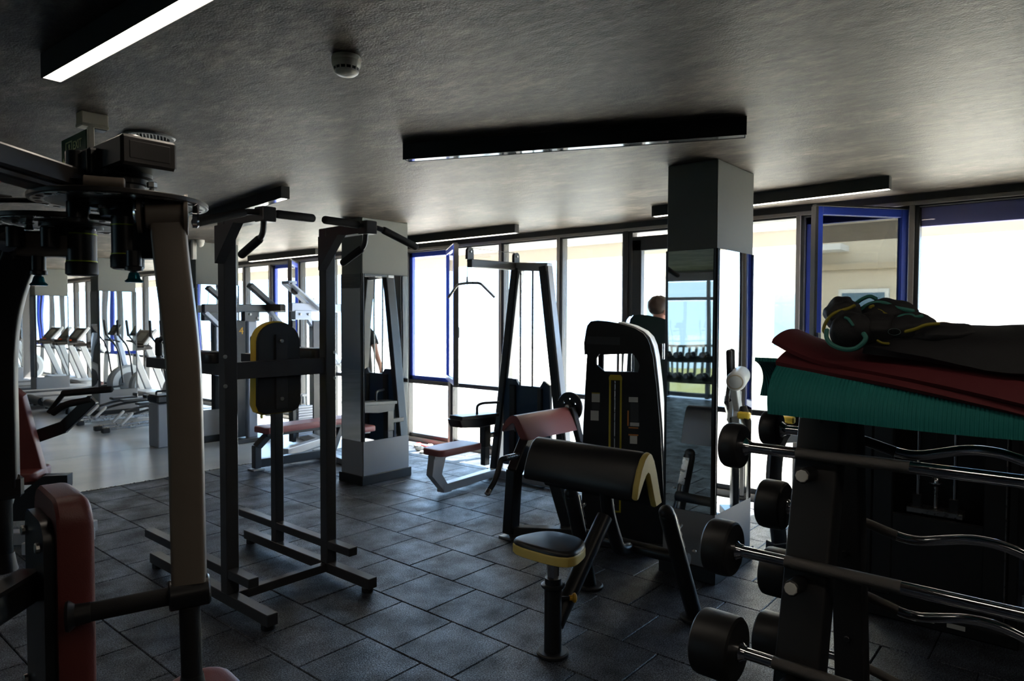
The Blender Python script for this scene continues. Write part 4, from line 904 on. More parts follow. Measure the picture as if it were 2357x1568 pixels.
part(t, 'link_plate', MB().beam((3.66, 2.55, .52), (3.70, 2.50, .30), .012, .07, .003, (1, .8, 0)), 'steel_blue') if 0 else None

# ================================================================== LAT PULLDOWN
t = thing('lat_pulldown', 'grey lat pulldown tower with maroon seat by the windows', 'exercise machine', (4.75, 4.3, 0))
XT = 5.17; S = 'silver_paint'
for (yb, yt) in ((4.60, 4.315), (3.69, 3.975)):
    u_ = part(t, 'upright', MB().beam((XT, yb, .03), (XT, yt, 2.11), .075, .12, .006, (1, 0, 0)), K)
    part(u_, 'silver_face', MB().beam((XT, yb-.048, .03), (XT, yt-.048, 2.11), .079, .025, .003, (0, 1, 0)), S)
part(t, 'base_frame', MB().beam((XT, 4.68, .05), (XT, 3.58, .05), .10, .08, .006), S)
part(t, 'top_beam', MB().beam((XT, 4.37, 2.125), (XT, 3.92, 2.10), .09, .08, .006), S)
part(t, 'boom', MB().beam((4.50, 4.33, 2.115), (XT+.05, 4.33, 2.125), .06, .075, .006), 'graphite_paint')
for x in (4.505, 5.16):
    h = part(t, 'pulley_housing', MB().prism([(-.04, 0), (.04, 0), (.04, .07)]+[(.04*cos(radians(a)), .07+.04*sin(radians(a))) for a in range(15, 180, 15)]+[(-.04, .07)], (x, 4.345, 2.15), X_, Z_, .03), K)
    bolt(h, (x, 4.315, 2.22), (0, -1, 0), .010)
part(t, 'cable', MB().tube([(4.505, 4.33, 2.255), (5.16, 4.33, 2.255)], .003, 6), 'rubber')
part(t, 'cable', MB().tube([(4.475, 4.33, 2.20), (4.475, 4.33, 1.97)], .003, 6), 'worn_steel')
part(t, 'swivel', MB().lathe([(.006, 0), (.012, .02), (.008, .05), (.010, .07)], (4.475, 4.33, 1.92), Z_, 12), 'zinc')
part(t, 'pull_bar', MB().tube([(4.42, 4.52, 1.80), (4.46, 4.44, 1.925), (4.475, 4.33, 1.935), (4.55, 4.24, 1.935), (4.70, 4.20, 1.81)], .012, 12, True, .03), 'worn_steel')
sh_ = part(t, 'stack_shroud', MB().prism([(-.30, 0), (.30, 0), (.28, .82), (.20, .86), (.16, .80), (-.10, .80), (-.14, .86), (-.30, .86)], (XT-.01, 4.16, .16), -Y_, Z_, .03), 'blue_shroud', 'dark blue stack shroud')
for y in (4.10, 4.25): part(t, 'guide_rod', MB().cyl((XT-.03, y, .15), (XT-.03, y, 2.08), .010, 10), 'worn_steel')
part(sh_, 'shroud_rib', MB().box((XT-.05, 4.33, .56), (.03, .07, .80), .005).box((XT-.05, 3.99, .56), (.03, .05, .78), .005), K)
part(t, 'floor_beam', MB().beam((4.30, 4.50, .06), (XT, 4.58, .06), .085, .075, .005), S)
part(t, 'seat_leg', MB().prism([(4.33, .02), (4.41, .02), (4.285, .20), (4.335, .355), (4.19, .355), (4.165, .20)], (0, 4.54, 0), X_, Z_, .08), S)
part(t, 'seat_gusset', MB().prism([(4.27, .24), (4.34, .34), (4.47, .36), (4.37, .355), (4.29, .345)], (0, 4.53, 0), X_, Z_, .06), S)
part(t, 'seat_rail', MB().beam((4.19, 4.50, .36), (4.72, 4.52, .36), .09, .03, .004), S)
part(t, 'seat', MB().cushion(rrect(.56, .27, .06, 5), (4.47, 4.51, .375), X_, Y_, .058, .018), 'pink_red_leather', 'maroon seat')
part(t, 'knee_post', MB().beam((4.97, 4.56, .16), (4.97, 4.56, .60), .06, .075, .005, (1, 0, 0)).beam((4.97, 4.56, .45), (XT, 4.565, .45), .05, .05, .004), 'graphite_paint')
part(t, 'knee_post_sleeve', MB().beam((4.97, 4.56, .34), (4.97, 4.56, .58), .075, .09, .005, (1, 0, 0)), K)
part(t, 'thigh_pad', MB().cushion([(-.30, .02), (-.26, -.055), (.0, -.085), (.22, -.075), (.24, .02)], (4.79, 4.61, .645), X_, Z_, .16, .02), 'black_leather')
part(t, 'thigh_plate', MB().beam((4.53, 4.53, .68), (5.05, 4.53, .66), .17, .035, .004), 'graphite_paint')
part(t, 'thigh_handle', MB().tube([(4.82, 4.53, .68), (4.82, 4.53, .77), (4.87, 4.50, .79), (5.02, 4.42, .79)], .013, 12, True, .04), K)
part(t, 'adjust_pin', MB().cyl((4.92, 4.52, .56), (4.85, 4.50, .565), .009, 10), 'teal_knob')

# ================================================================== MULTI STATION BEYOND THE DIP STATION
t = thing('multi_station', 'grey multi station with crossed beams, weight stacks and a yellow number four', 'exercise machine', (4.9, 8.1, 0))
SB = 'steel_blue'
part(t, 'top_beam', MB().beam((3.86, 8.15, 1.725), (4.95, 8.15, 1.735), .08, .10, .006), 'graphite_paint'); part(t, 'top_beam', MB().beam((4.82, 7.8, 1.75), (5.60, 7.8, 1.745), .08, .11, .006), SB)
part(t, 'link_beam', MB().beam((4.88, 7.8, 1.74), (4.70, 8.45, 1.735), .08, .09, .006), 'red_leather') if 0 else part(t, 'link_beam', MB().beam((4.75, 7.86, 1.745), (4.62, 8.45, 1.735), .08, .09, .006), 'treadmill_dark')
part(t, 'upper_arm', MB().beam((4.43, 8.1, 2.03), (4.80, 8.1, 1.73), .06, .10, .005, (0, 1, 0)), 'graphite_paint')
for y in (7.72, 7.86): part(t, 'upper_arm', MB().beam((4.77, y, 2.05), (5.22, y, 1.72), .025, .10, .004, (0, 1, 0)), SB)
part(t, 'arm_end', MB().box((4.80, 7.79, 2.06), (.12, .17, .04), .006), SB)
part(t, 'arm_pulley', MB().lathe([(.05, -.012), (.055, 0), (.05, .012)], (4.88, 7.79, 1.96), Y_, 20), K)
part(t, 'brace', MB().beam((5.0, 7.8, 1.70), (5.62, 7.8, .92), .06, .075, .005, (0, 1, 0)), SB); part(t, 'brace', MB().beam((4.70, 8.1, 1.70), (4.95, 8.1, 1.45), .05, .07, .005, (0, 1, 0)), SB)
part(t, 'brace_pad', MB().beam((5.56, 7.8, 1.02), (5.70, 7.8, .86), .10, .09, .01, (0, 1, 0)), 'white_paint')
part(t, 'gusset_box', MB().box((4.45, 8.12, 1.63), (.20, .10, .12), .005), 'graphite_paint'); part(t, 'gusset_box', MB().box((4.98, 7.8, 1.65), (.24, .10, .12), .005), SB)
part(t, 'gusset_box', MB().box((4.20, 8.12, 1.64), (.09, .10, .11), .005), 'graphite_paint')
for x, y, z in ((4.80, 8.05, 1.73), (4.15, 8.09, 1.655), (4.42, 8.065, 1.655), (4.52, 8.065, 1.61), (5.20, 7.755, 1.75), (5.27, 7.755, 1.75), (4.93, 7.745, 1.66), (5.05, 7.745, 1.66), (5.10, 7.70, 1.86)): bolt(t, (x, y, z), (0, -1, 0), .016, 'white_paint')
n4 = part(t, 'number_panel', MB().box((4.46, 8.42, .82), (.15, .05, 1.52), .006), K); text(n4, 'number', '4', .13, (4.475, 8.392, 1.44), X_, Z_, 'yellow_plastic', .001)
part(t, 'stack_column', MB().box((4.62, 8.42, .80), (.13, .10, 1.54), .012), SB, 'blue grey column'); part(t, 'stack_column', MB().box((4.33, 8.50, .80), (.07, .10, 1.54), .01), K)
part(t, 'column_foot', MB().box((4.52, 8.40, .025), (.55, .30, .05), .006), 'graphite_paint')
part(t, 'stack_frame', MB().box((4.84, 7.80, .80), (.05, .10, 1.56), .006).box((5.18, 7.80, .80), (.12, .10, 1.56), .006), K)
for x in (4.93, 5.05): part(t, 'guide_rod', MB().cyl((x, 7.80, .05), (x, 7.80, 1.62), .012, 10), 'white_paint')
wp_ = None
for i in range(12):
    z = .10+.033*i
    if wp_ is None: wp_ = part(t, 'weight_plate', MB().box((4.99, 7.78, z), (.21, .10, .030), .003), 'stack_grey')
    else: o = wp_.copy(); C.objects.link(o); o.parent = t; o.location = (0, 0, .033*i)
part(t, 'stack_top', MB().cyl((4.99, 7.78, .50), (4.99, 7.78, .62), .02, 12).box((4.99, 7.78, .61), (.07, .05, .03), .004), 'white_paint')
part(t, 'side_upright', MB().beam((5.30, 7.8, .03), (5.30, 7.8, 1.72), .05, .06, .004, (1, 0, 0)), SB)
part(t, 'base_beam', MB().beam((4.30, 7.10, .05), (5.30, 7.56, .05), .10, .09, .006), S); part(t, 'base_beam', MB().beam((5.0, 7.45, .05), (5.2, 8.3, .05), .10, .09, .006), S)
part(t, 'hanging_band', MB().tube([(4.70, 8.36, 1.0), (4.71, 8.35, .5), (4.72, 8.34, .28)], .018, 8), 'mustard_trim', 'yellow and red resistance band')
part(t, 'row_arm', MB().beam((3.88, 8.15, 1.68), (4.12, 8.15, 1.45), .05, .08, .005, (0, 1, 0)).beam((4.05, 8.15, 1.50), (4.05, 8.15, .9), .05, .08, .005, (1, 0, 0)), SB)
part(t, 'cable', MB().tube([(4.46, 8.08, 1.98), (4.44, 8.08, 1.78)], .004, 6), 'rubber'); part(t, 'cable', MB().tube([(5.24, 7.76, 1.30), (5.25, 7.76, .8), (5.30, 7.76, .62)], .012, 8), 'rubber')
# low flat bench
t = thing('flat_bench', 'low flat bench with maroon pad and grey legs beyond the dip station', 'bench', (4.25, 6.6, 0))
part(t, 'pad', MB().cushion(rrect(1.20, .28, .05, 5), (4.33, 6.64, .40), X_, Y_, .062, .018), 'pink_red_leather', 'maroon bench pad')
part(t, 'under_rail', MB().beam((3.80, 6.65, .375), (4.90, 6.63, .375), .09, .045, .005), K)
part(t, 'front_leg', MB().beam((3.735, 6.71, .02), (3.735, 6.71, .26), .075, .075, .005, (1, 0, 0)).beam((3.735, 6.71, .24), (3.86, 6.67, .375), .075, .07, .005, (1, 0, 0)), 'graphite_paint')
part(t, 'front_foot', MB().box((3.73, 6.71, .008), (.13, .13, .016), .004), 'zinc')
part(t, 'floor_rail', MB().beam((3.76, 6.71, .07), (4.62, 6.62, .07), .07, .09, .005), 'graphite_paint')
part(t, 'rear_foot', MB().beam((4.62, 6.95, .035), (4.50, 6.10, .035), .09, .06, .005), S)
part(t, 'rear_leg', MB().beam((4.60, 6.62, .06), (4.75, 6.63, .37), .07, .07, .005), 'graphite_paint')

# ================================================================== SEATED PRESS BEHIND THE PEC MACHINE
t = thing('seated_press_machine', 'seated press machine with tall maroon backrest and bent black arm', 'exercise machine', (1.35, 5.7, 0))
part(t, 'backrest', MB().cushion([(-.17, -.36), (.17, -.36), (.15, .30), (.10, .36), (-.10, .36), (-.15, .30)], (1.36, 5.72, .79), V((.80, -.60, 0)), V((-.20, -.12, .97)).normalized(), .07, .02), 'red_leather', 'tall maroon backrest')
part(t, 'seat', MB().cushion(rrect(.22, .32, .06, 5), (1.43, 5.68, .48), V((.80, -.60, 0)), V((.60, .80, 0)), .07, .02), 'red_leather', 'maroon seat')
part(t, 'seat_bracket', MB().prism([(-.16, 0), (.12, .0), (.20, .22), (.20, .30), (.05, .30), (-.12, .16)], (1.48, 5.56, .22), V((.80, -.60, 0)), Z_, .09), K)
part(t, 'pivot_ring', MB().lathe([(.012, 0), (.028, 0), (.028, .012), (.012, .012), (.012, 0)], (1.525, 5.455, .44), V((-.3, -.95, 0)), 18, False), 'yellow_plastic')
part(t, 'seat_column', MB().beam((1.50, 5.60, .05), (1.56, 5.56, .50), .10, .09, .006), K)
part(t, 'base_beam', MB().beam((.90, 6.25, .05), (1.75, 5.42, .05), .10, .09, .006), S); part(t, 'base_beam', MB().beam((1.36, 5.42, .045), (1.85, 5.72, .045), .10, .085, .006), S)
part(t, 'back_column', MB().beam((1.15, 5.92, .05), (1.28, 5.84, 1.15), .09, .08, .006), K)
part(t, 'press_arm', MB().beam((1.44, 5.82, .72), (1.66, 5.64, .82), .05, .09, .006).beam((1.64, 5.66, .80), (1.80, 5.50, 1.02), .05, .08, .006), K)
hb = part(t, 'press_handle', MB().tube([(1.60, 5.70, .92), (1.66, 5.62, .985), (1.79, 5.50, 1.015)], .025, 12, True, .04), 'foam'); part(t, 'press_handle', MB().rod([(1.66, 5.66, 1.06), (1.90, 5.46, 1.085)], .024, 12), 'foam')
part(t, 'arm_strap', MB().beam((1.58, 5.72, .92), (1.66, 5.66, 1.06), .03, .03, .004), K)

# ================================================================== RIGHT-HAND MACHINES BEHIND THE RACK
t = thing('cable_tower', 'black cable tower with guide rods behind the barbell rack', 'weight machine', (4.35, .6, 0))
part(t, 'side_panel', MB().box((4.32, .93, .76), (.30, .05, 1.46), .01), K); part(t, 'side_panel', MB().box((4.32, .27, .76), (.30, .05, 1.46), .01), K)
part(t, 'back_panel', MB().box((4.45, .60, .76), (.04, .62, 1.46), .004), K); part(t, 'front_panel', MB().box((4.19, .60, .30), (.03, .62, .52), .006), K)
part(t, 'front_post', MB().box((4.19, .855, .80), (.05, .10, 1.40), .006).box((4.19, .345, .80), (.05, .10, 1.40), .006), K)
part(t, 'head_panel', MB().box((4.30, .60, 1.47), (.34, .70, .07), .01), K)
part(t, 'base', MB().box((4.30, .60, .035), (.42, .74, .07), .008), K)
for y in (.70, .53): part(t, 'guide_rod', MB().cyl((4.25, y, .5), (4.25, y, 1.44), .011, 14), 'chrome')
part(t, 'stack_top_plate', MB().box((4.25, .615, .585), (.10, .26, .03), .003), 'worn_steel')
for y in (.70, .53): part(t, 'rod_bushing', MB().box((4.25, y, .63), (.05, .045, .07), .004), K)
lp = part(t, 'lift_pin', MB().cyl((4.25, .615, .60), (4.25, .615, .72), .012, 12), 'worn_steel'); part(lp, 'cable_clamp', MB().lathe([(.01, 0), (.035, .006), (.035, .012), (.014, .018), (.020, .035), (.026, .042), (.010, .05)], (4.25, .615, .73), Z_, 14), 'chrome'); part(lp, 'cable', MB().cyl((4.25, .615, .77), (4.25, .615, 1.44), .003, 6), 'rubber')
part(t, 'warning_label', MB().box((4.083, .63, .052), (.002, .09, .028)), 'paper'); part(t, 'warning_label', MB().box((4.083, .49, .048), (.002, .08, .024)), 'paper')
part(t, 'edge_line', MB().box((4.16, .30, .8), (.006, .006, 1.4), .001), 'worn_steel')
t = thing('side_tower', 'black machine upright beside the cable tower near the window', 'weight machine', (5.15, .28, 0))
part(t, 'panel', MB().box((5.15, .28, .70), (.25, .30, 1.36), .01), K); part(t, 'base', MB().box((5.15, .28, .03), (.40, .38, .06), .008), K); part(t, 'top_cap', MB().box((5.15, .28, 1.40), (.27, .32, .05), .01), 'graphite_paint')
t = thing('roller_machine', 'curved black frame machine with white roller and two upright handles by the window', 'exercise machine', (5.0, 1.35, 0))
for (x, y) in ((4.72, 1.62), (5.32, 1.25)):
    part(t, 'curved_leg', MB().sweep(fil([(x+.10, y-.10, .96), (x, y+.0, .80), (x-.02, y+.02, .50), (x+.06, y-.01, .03)], .25, 6), rrect(.05, .10, .008, 2), True, (.8, -.6, 0)), K)
part(t, 'leg_link', MB().beam((4.73, 1.62, .80), (5.32, 1.26, .80), .05, .07, .005), 'white_paint')
part(t, 'white_frame', MB().beam((4.80, 1.48, .88), (5.28, 1.30, 1.02), .05, .06, .005).beam((5.26, 1.30, 1.02), (5.34, 1.22, .78), .05, .06, .005).beam((4.92, 1.45, .92), (4.86, 1.44, 1.14), .05, .05, .005), 'white_paint')
rl = part(t, 'roller', MB().rod([(4.84, 1.46, 1.16), (5.18, 1.36, 1.18)], .07, 24), 'white_paint', 'white roller pad')
part(rl, 'roller_end', MB().cyl((4.80, 1.472, 1.158), (4.82, 1.466, 1.159), .055, 20), 'facade')
for dx_ in (0, .18):
    hb = part(t, 'handle', MB().tube([(4.82+dx_, 1.40-dx_*.3, 1.00), (4.92+dx_, 1.37-dx_*.3, 1.06), (4.97+dx_, 1.36-dx_*.3, 1.15), (4.93+dx_, 1.37-dx_*.3, 1.37)], .018, 12, True, .06), K)
    part(hb, 'grip', MB().rod([(4.965+dx_, 1.362-dx_*.3, 1.18), (4.93+dx_, 1.37-dx_*.3, 1.37)], .023), 'foam')
part(t, 'base_beam', MB().beam((4.72, 1.66, .04), (5.45, 1.14, .04), .10, .07, .006), K)
part(t, 'yellow_cap', MB().box((4.75, 1.56, .93), (.05, .09, .05), .01), 'yellow_vinyl'); part(t, 'seat_pad', MB().cushion(rrect(.30, .30, .05), (5.08, .98, .52), X_, Y_, .07, .02), 'black_leather'); part(t, 'seat_post', MB().beam((5.08, .98, .05), (5.08, .98, .52), .07, .07, .005, (1, 0, 0)).beam((5.08, .98, .05), (5.05, 1.42, .05), .07, .06, .005), K)

# ================================================================== CARDIO ROW
def treadmill():
    t = thing('treadmill', '', 'treadmill', (0, 0, 0), 'treadmills along the windows', 0, False); TD, TG = 'treadmill_dark', 'treadmill_grey'
    part(t, 'deck', MB().box((0, 0, .15), (1.65, .52, .05), .01), TD); part(t, 'belt', MB().box((-.02, 0, .180), (1.60, .46, .012), .004), 'rubber')
    for s in (-1, 1): part(t, 'side_rail', MB().box((0, s*.34, .165), (1.70, .15, .07), .02), TG)
    part(t, 'rear_roller', MB().cyl((-.83, -.38, .13), (-.83, .38, .13), .075, 20), K); part(t, 'motor_cover', MB().cushion(rrect(.42, .80, .12, 5), (.70, 0, .10), X_, Y_, .16, .05), TG)
    for s in (-1, 1):
        part(t, 'upright', MB().beam((.88, s*.37, .08), (.52, s*.37, 1.08), .05, .12, .012, (1, 0, .3)), TG)
        part(t, 'hand_rail', MB().beam((.60, s*.37, 1.06), (.18, s*.37, 1.04), .06, .06, .015), TD)
        part(t, 'foot', MB().cyl((-.75, s*.34, 0), (-.75, s*.34, .13), .03, 12).cyl((.80, s*.34, 0), (.80, s*.34, .13), .03, 12), 'rubber')
    part(t, 'console_bar', MB().box((.50, 0, 1.07), (.16, .80, .09), .02), TD)
    c = part(t, 'console', MB().box((.58, 0, 1.24), (.05, .62, .34), .02, (V((.80, 0, -.60)), Y_, V((.60, 0, .80)))), TD); part(c, 'screen', MB().box((.558, 0, 1.25), (.012, .34, .20), .004, (V((.80, 0, -.60)), Y_, V((.60, 0, .80)))), 'shroud_green')
    for s in (-1, 1): part(c, 'side_trim', MB().box((.585, s*.32, 1.25), (.06, .03, .36), .01, (V((.80, 0, -.60)), Y_, V((.60, 0, .80)))), TG)
    part(t, 'orange_grip', MB().box((.42, 0, 1.12), (.05, .12, .03), .008), 'orange_paint')
    return t
tm = treadmill()
spots = [(4.60, 13.30, 'first treadmill past the column with elliptical rails'), (4.60, 14.35, 'second treadmill past the column with elliptical rails'), (4.60, 15.30, 'treadmill just before the column at the end of the row'), (4.62, 16.75, 'treadmill just beyond the column at the end of the row'), (4.62, 17.85, 'last treadmill before the far wall')]
for i, (x, y, lb) in enumerate(spots):
    if i == 0: tm.location = (x, y, 0); tm['label'] = lb
    else: copy_tree(tm, (x, y, 0), 0, lb)
def elliptical():
    t = thing('elliptical_trainer', '', 'elliptical', (0, 0, 0), 'elliptical trainers on the vinyl', 0, False); TG = 'treadmill_grey'
    for s in (-1, 1):
        part(t, 'floor_rail', MB().beam((-1.0, s*.14, .06), (.55, s*.14, .07), .05, .05, .008), 'chrome' if 0 else 'worn_steel'); part(t, 'rail_foot', MB().box((-1.0, s*.14, .04), (.10, .08, .07), .01), 'rubber')
        part(t, 'roller_link', MB().rod([(-.80, s*.16, .11), (-.66, s*.16, .24)], .022, 12), 'white_paint')
        part(t, 'pedal_arm', MB().tube([(-.66, s*.16, .23), (-.45, s*.18, .28), (.45, s*.16, .34)], .018, 10, True, .08), K)
        p = part(t, 'pedal', MB().box((-.28, s*.20, .33), (.36, .15, .04), .012), 'graphite_paint'); part(p, 'toe_rim', MB().box((-.10, s*.20, .36), (.03, .15, .07), .01), 'graphite_paint')
        part(t, 'swing_handle', MB().tube([(.42, s*.24, .40), (.36, s*.26, .95), (.30, s*.24, 1.12), (.16, s*.22, 1.30), (.14, s*.20, 1.55)], .016, 10, True, .08), K)
        part(t, 'grip', MB().rod([(.16, s*.22, 1.30), (.14, s*.20, 1.55)], .021, 10), 'foam')
    part(t, 'flywheel', MB().lathe([(.20, -.04), (.27, -.03), (.27, .03), (.20, .04)], (.55, 0, .38), Y_, 32), K)
    part(t, 'housing', MB().lathe([(.30, -.10), (.34, -.07), (.34, .07), (.30, .10)], (.60, 0, .38), Y_, 36), TG); part(t, 'housing_disc', MB().lathe([(.20, 0), (.20, .012), (.05, .016)], (.60, .10, .38), Y_, 28).lathe([(.20, 0), (.20, .012), (.05, .016)], (.60, -.10, .38), -Y_, 28), 'graphite_paint')
    part(t, 'mast', MB().beam((.62, 0, .30), (.42, 0, 1.30), .09, .10, .02, (1, 0, 0)), 'steel_blue')
    c = part(t, 'console', MB().box((.38, 0, 1.38), (.05, .30, .22), .02, (V((.85, 0, -.52)), Y_, V((.52, 0, .85)))), 'treadmill_dark'); part(c, 'screen', MB().box((.352, 0, 1.385), (.01, .20, .13), .003, (V((.85, 0, -.52)), Y_, V((.52, 0, .85)))), 'shroud_green')
    part(t, 'fixed_handle', MB().tube([(.40, -.18, 1.16), (.28, -.18, 1.20), (.22, 0, 1.20), (.28, .18, 1.20), (.40, .18, 1.16)], .015, 10, True, .05), K)
    part(t, 'front_foot', MB().beam((.78, -.30, .04), (.78, .30, .04), .08, .06, .01).beam((.5, 0, .06), (.78, 0, .05), .08, .06, .01), 'graphite_paint')
    return t
el = elliptical()
for i, (x, y, lb) in enumerate([(4.55, 10.55, 'elliptical trainer standing nearest the multi station'), (4.55, 11.55, 'elliptical trainer standing beside the mirror column'), (2.6, 15.6, 'elliptical trainer standing behind the treadmill row')]):
    if i == 0: el.location = (x, y, 0); el['label'] = lb
    else: copy_tree(el, (x, y, 0), 0, lb)
t = thing('waste_bin', 'grey square waste bin with black lid on the vinyl', 'bin', (3.70, 8.86, 0))
part(t, 'body', MB().box((3.70, 8.86, .27), (.28, .28, .54), .01), 'panel_grey'); part(t, 'lid', MB().box((3.70, 8.86, .60), (.30, .30, .10), .02), 'rubber'); part(t, 'handle', MB().tube([(3.60, 8.86, .65), (3.60, 8.86, .69), (3.80, 8.86, .69), (3.80, 8.86, .65)], .012, 8, True, .02), 'rubber'); part(t, 'foot', MB().box((3.70, 8.86, .012), (.26, .26, .024), .004), 'plinth_black')

# ================================================================== DUMBBELL RACK (seen in the column mirror)
t = thing('dumbbell_rack', 'two tier black dumbbell rack under the railing windows', 'dumbbell rack', (-4.4, 5.9, 0))
for y in (5.0, 6.8): part(t, 'side_frame', MB().beam((-4.6, y, .02), (-4.45, y, .95), .06, .08, .006, (0, 1, 0)).beam((-4.75, y, .03), (-4.1, y, .03), .06, .06, .006), K)
for x, z in ((-4.42, .45), (-4.47, .85)): part(t, 'tray', MB().box((x, 5.9, z), (.26, 1.84, .03), .005, (V((.94, 0, -.34)), Y_, V((.34, 0, .94)))), K)
db0 = None
for i in range(14):
    x, z = ((-4.42, .53), (-4.47, .93))[i // 7]; y = 5.12+.26*(i % 7); lb = 'black hex dumbbell on the %s tray of the dumbbell rack' % ('lower', 'upper')[i // 7]
    if db0 is None:
        db0 = thing('dumbbell', lb, 'dumbbell', (x, y, z), 'dumbbells on the rack', 0, False)
        for s in (-1, 1): part(db0, 'head', MB().lathe([(.05, 0), (.062, .01), (.062, .06), (.05, .07)], (s*.06, 0, 0), (s, 0, 0), 8), 'rubber')
        part(db0, 'handle', MB().cyl((-.065, 0, 0), (.065, 0, 0), .016, 12), 'worn_steel'); part(db0, 'yellow_band', MB().lathe([(.063, .03), (.063, .036)], (.06, 0, 0), X_, 8), 'yellow_plastic')
    else: copy_tree(db0, (x, y, z), 0, lb)

# ================================================================== PERSON BY THE DOOR
PX, PY = 5.70, 3.06
pr_ = thing('person', 'short haired person in black shirt and shorts standing by the glass door', 'person', (PX, PY, 0))
def skin_mesh(name, verts, edges, sub=2):
    me = bpy.data.meshes.new('tmp'); me.from_pydata([v[:3] for v in verts], edges, []); o = bpy.data.objects.new('tmp', me); C.objects.link(o)
    md = o.modifiers.new('s', 'SKIN'); md.use_smooth_shade = True; md.branch_smoothing = .6
    for i, v in enumerate(verts): o.data.skin_vertices[0].data[i].radius = (v[3], v[4] if len(v) > 4 else v[3])
    o.data.skin_vertices[0].data[0].use_root = True
    ms = o.modifiers.new('u', 'SUBSURF'); ms.levels = sub; ms.render_levels = sub
    dg = bpy.context.evaluated_depsgraph_get(); me2 = bpy.data.meshes.new_from_object(o.evaluated_get(dg)); bpy.data.objects.remove(o); me2.name = name; return me2
# local frame: +x faces the window, +y the person's left
vt = [(0, 0, .96, .115, .15), (0, 0, 1.15, .105, .135), (.0, 0, 1.34, .115, .165), (0, 0, 1.47, .07, .09), (.012, 0, 1.545, .052), (.02, 0, 1.63, .072, .066), (.012, 0, 1.715, .082, .074)]
ed = [(0, 1), (1, 2), (2, 3), (3, 4), (4, 5), (5, 6)]
for s in (-1, 1):
    i = len(vt); vt += [(0, s*.17, 1.43, .052), (-.01, s*.23, 1.28, .046), (.0, s*.26, 1.14, .040), (.07, s*.27, 1.02, .036), (.13, s*.27, .92, .026), (.16, s*.27, .86, .030, .016)]
    ed += [(3, i)]+[(i+k, i+k+1) for k in range(5)]
    # five fingers
    for f, (dy_, ln, th_) in enumerate(((-.028, .060, .0085), (-.010, .072, .0088), (.010, .068, .0086), (.026, .052, .008))):
        j = len(vt); vt += [(.175+.004*f, s*.27+dy_, .83, th_), (.19, s*.27+dy_, .83-ln*.55, th_*.95), (.185, s*.27+dy_, .83-ln, th_*.85)]; ed += [(i+5, j), (j, j+1), (j+1, j+2)]
    j = len(vt); vt += [(.175, s*.27-.036, .885, .010), (.20, s*.27-.048, .855, .009), (.21, s*.27-.050, .830, .008)]; ed += [(i+4, j), (j, j+1), (j+1, j+2)]
    i = len(vt); sx = .10 if s > 0 else -.08
    vt += [(0, s*.095, .86, .088), (sx*.4, s*.10, .66, .072), (sx*.55, s*.10, .50, .056), (sx*.5, s*.105, .34, .055), (sx*.4, s*.105, .16, .036), (sx*.4, s*.105, .085, .036), (sx*.4+.10, s*.11, .035, .038, .022), (sx*.4+.16, s*.11, .03, .032, .018)]
    ed += [(0, i)]+[(i+k, i+k+1) for k in range(7)]
me = skin_mesh('body', vt, ed); me.materials.clear(); me.materials.append(MATS['skin'])
RZ = Matrix.Rotation(radians(-25), 4, 'Z'); me.transform(RZ)
ob = bpy.data.objects.new('body', me); C.objects.link(ob); ob.parent = pr_
def ploc(mb): mb.v = [RZ @ p+V((PX, PY, 0)) for p in mb.v]; return mb
def ell(mb, st, seg=24):   # stacked ellipses (cx, cy, z, rx, ry)
    vs = []
    for cx, cy, z, rx, ry in st: vs += [V((cx+rx*cos(2*pi*i/seg), cy+ry*sin(2*pi*i/seg), z)) for i in range(seg)]
    n = len(st); return mb.add(vs, [(i*seg+j, i*seg+(j+1) % seg, (i+1)*seg+(j+1) % seg, (i+1)*seg+j) for i in range(n-1) for j in range(seg)])
mb = ell(MB(), [(0, 0, .90, .145, .185), (0, 0, 1.0, .14, .18), (0, 0, 1.15, .13, .165), (0, 0, 1.30, .138, .185), (0, 0, 1.40, .12, .19), (0, 0, 1.46, .09, .13), (0, 0, 1.50, .066, .075)])
for s in (-1, 1): mb.tube([(0, s*.13, 1.44), (-.005, s*.19, 1.38), (-.01, s*.235, 1.26)], .068, 14, False, .03)
part(pr_, 'shirt', ploc(mb), 'shirt_black', None, 60)
mb = ell(MB(), [(0, 0, .74, .145, .20), (0, 0, .86, .145, .19), (0, 0, .97, .135, .175)])
for s in (-1, 1): mb.tube([(0, s*.098, .84), ((.10 if s > 0 else -.08)*.45, s*.10, .56)], .098, 16, False)
part(pr_, 'shorts', ploc(mb), 'shorts_black', None, 60)
for s in (-1, 1):
    sx = .10 if s > 0 else -.08
    part(pr_, 'sock', ploc(MB().tube([(sx*.4, s*.105, .07), (sx*.42, s*.105, .22)], .048, 14, False)), 'sock_white')
    sh2 = part(pr_, 'shoe', ploc(MB().cushion([(.13*cos(radians(a))+.04, .045*sin(radians(a))*(1+.15*cos(radians(a)))) for a in range(0, 360, 18)], (sx*.4, s*.107, .022), X_, Y_, .075, .03)), 'shoe_dark'); part(sh2, 'sole', ploc(MB().cushion([(.137*cos(radians(a))+.04, .05*sin(radians(a))) for a in range(0, 360, 18)], (sx*.4, s*.107, .0), X_, Y_, .024, .006)), 'white_plastic')
hv = MB().blob((.005, 0, 1.735), (.108, .090, .098), None, 24, 16, .10, 14, 4)
hv.v = [V((p.x if p.z > 1.74 or p.x < .03 else .03+(p.x-.03)*.3, p.y, max(p.z, 1.655+.10*max(0, p.x+.02)))) for p in hv.v]
part(pr_, 'hair', ploc(hv), 'hair', None, 70)
for s in (-1, 1): part(pr_, 'ear', ploc(MB().blob((.018, s*.082, 1.675), (.018, .009, .030), None, 12, 8)), 'skin')
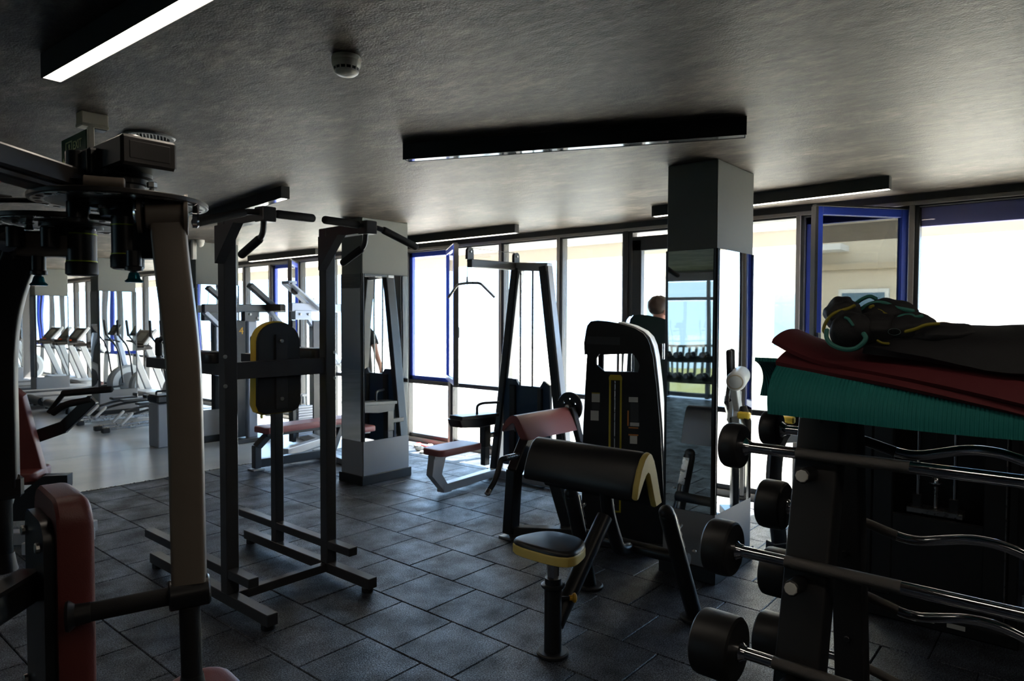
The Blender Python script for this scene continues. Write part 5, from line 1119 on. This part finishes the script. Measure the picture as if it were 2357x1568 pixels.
fc = MB().blob((.108, 0, 1.668), (.018, .012, .024), None, 12, 8); part(pr_, 'nose', ploc(fc), 'skin')
for s in (-1, 1): part(pr_, 'eye', ploc(MB().blob((.094, s*.032, 1.695), (.010, .014, .008), None, 10, 8)), 'dark_slot')
part(pr_, 'mouth', ploc(MB().blob((.098, 0, 1.618), (.007, .024, .006), None, 10, 8)), 'orange_label')

# ================================================================== SMALL THINGS BY THE WINDOW SILL
st = [(5.72, 6.40, .035, 'rounded pale stone beside the red strap'), (5.60, 6.22, .045, 'larger pale stone between strap and column'), (5.50, 6.06, .030, 'small pale stone nearest the lat pulldown seat'), (5.82, 6.28, .035, 'pale stone against the window sill'), (5.66, 6.08, .03, 'flat pale stone on the sunlit floor')]
for i, (x, y, r, lb) in enumerate(st): single('stone', MB().blob((x, y, r*.55), (r*1.4, r, r*.6), None, 14, 8, .3, 8, i), 'pale_stone', lb, 'stone', (x, y, 0), 'stones by the window')
single('strap', MB().sweep(fil([(5.88, 6.55, .012), (5.78, 6.45, .03), (5.80, 6.33, .012), (5.76, 6.16, .012), (5.84, 6.02, .012)], .08, 5), rrect(.05, .012, .004, 2), True, Z_), 'red_cloth', 'red strap lying by the window sill', 'strap', (5.8, 6.3, 0))

# ================================================================== OUTSIDE
t = thing('brick_building', 'tan brick building across the yard', 'building', (15.5, 5.5, -.1))
part(t, 'wall', MB().box((17.0, 5.9, 4.0), (3.0, 7.0, 8.2)), 'brick_facade'); part(t, 'roof_edge', MB().box((16.9, 5.9, 8.2), (3.4, 7.4, .3)), 'facade_white')
for y in (3.6, 5.0, 6.6, 8.2):
    for z in (1.6, 4.6): f_ = part(t, 'window', MB().box((15.47, y, z), (.10, .95, 1.3)), 'facade_white'); part(f_, 'pane', MB().box((15.43, y, z), (.06, .80, 1.14)), 'facade_glass')
part(t, 'awning', MB().box((15.2, 5.4, 3.1), (.7, 3.0, .12)), 'facade_white'); part(t, 'ledge', MB().box((15.44, 5.9, 2.72), (.12, 7.0, .12)), 'facade')
t = thing('white_building', 'pale low building with blue windows far across the yard', 'building', (24, .5, -.1))
part(t, 'wall', MB().box((25.5, -1.0, .9), (3, 9, 2.0)), 'facade_white'); part(t, 'roof_edge', MB().box((25.4, -1.0, 1.95), (3.3, 9.3, .15)), 'facade_white')
for k in range(7): f_ = part(t, 'window', MB().box((23.98, 2.8-1.15*k, .95), (.06, .85, 1.05)), 'facade_white'); part(f_, 'pane', MB().box((23.95, 2.8-1.15*k, .95), (.05, .72, .92)), 'facade_glass')
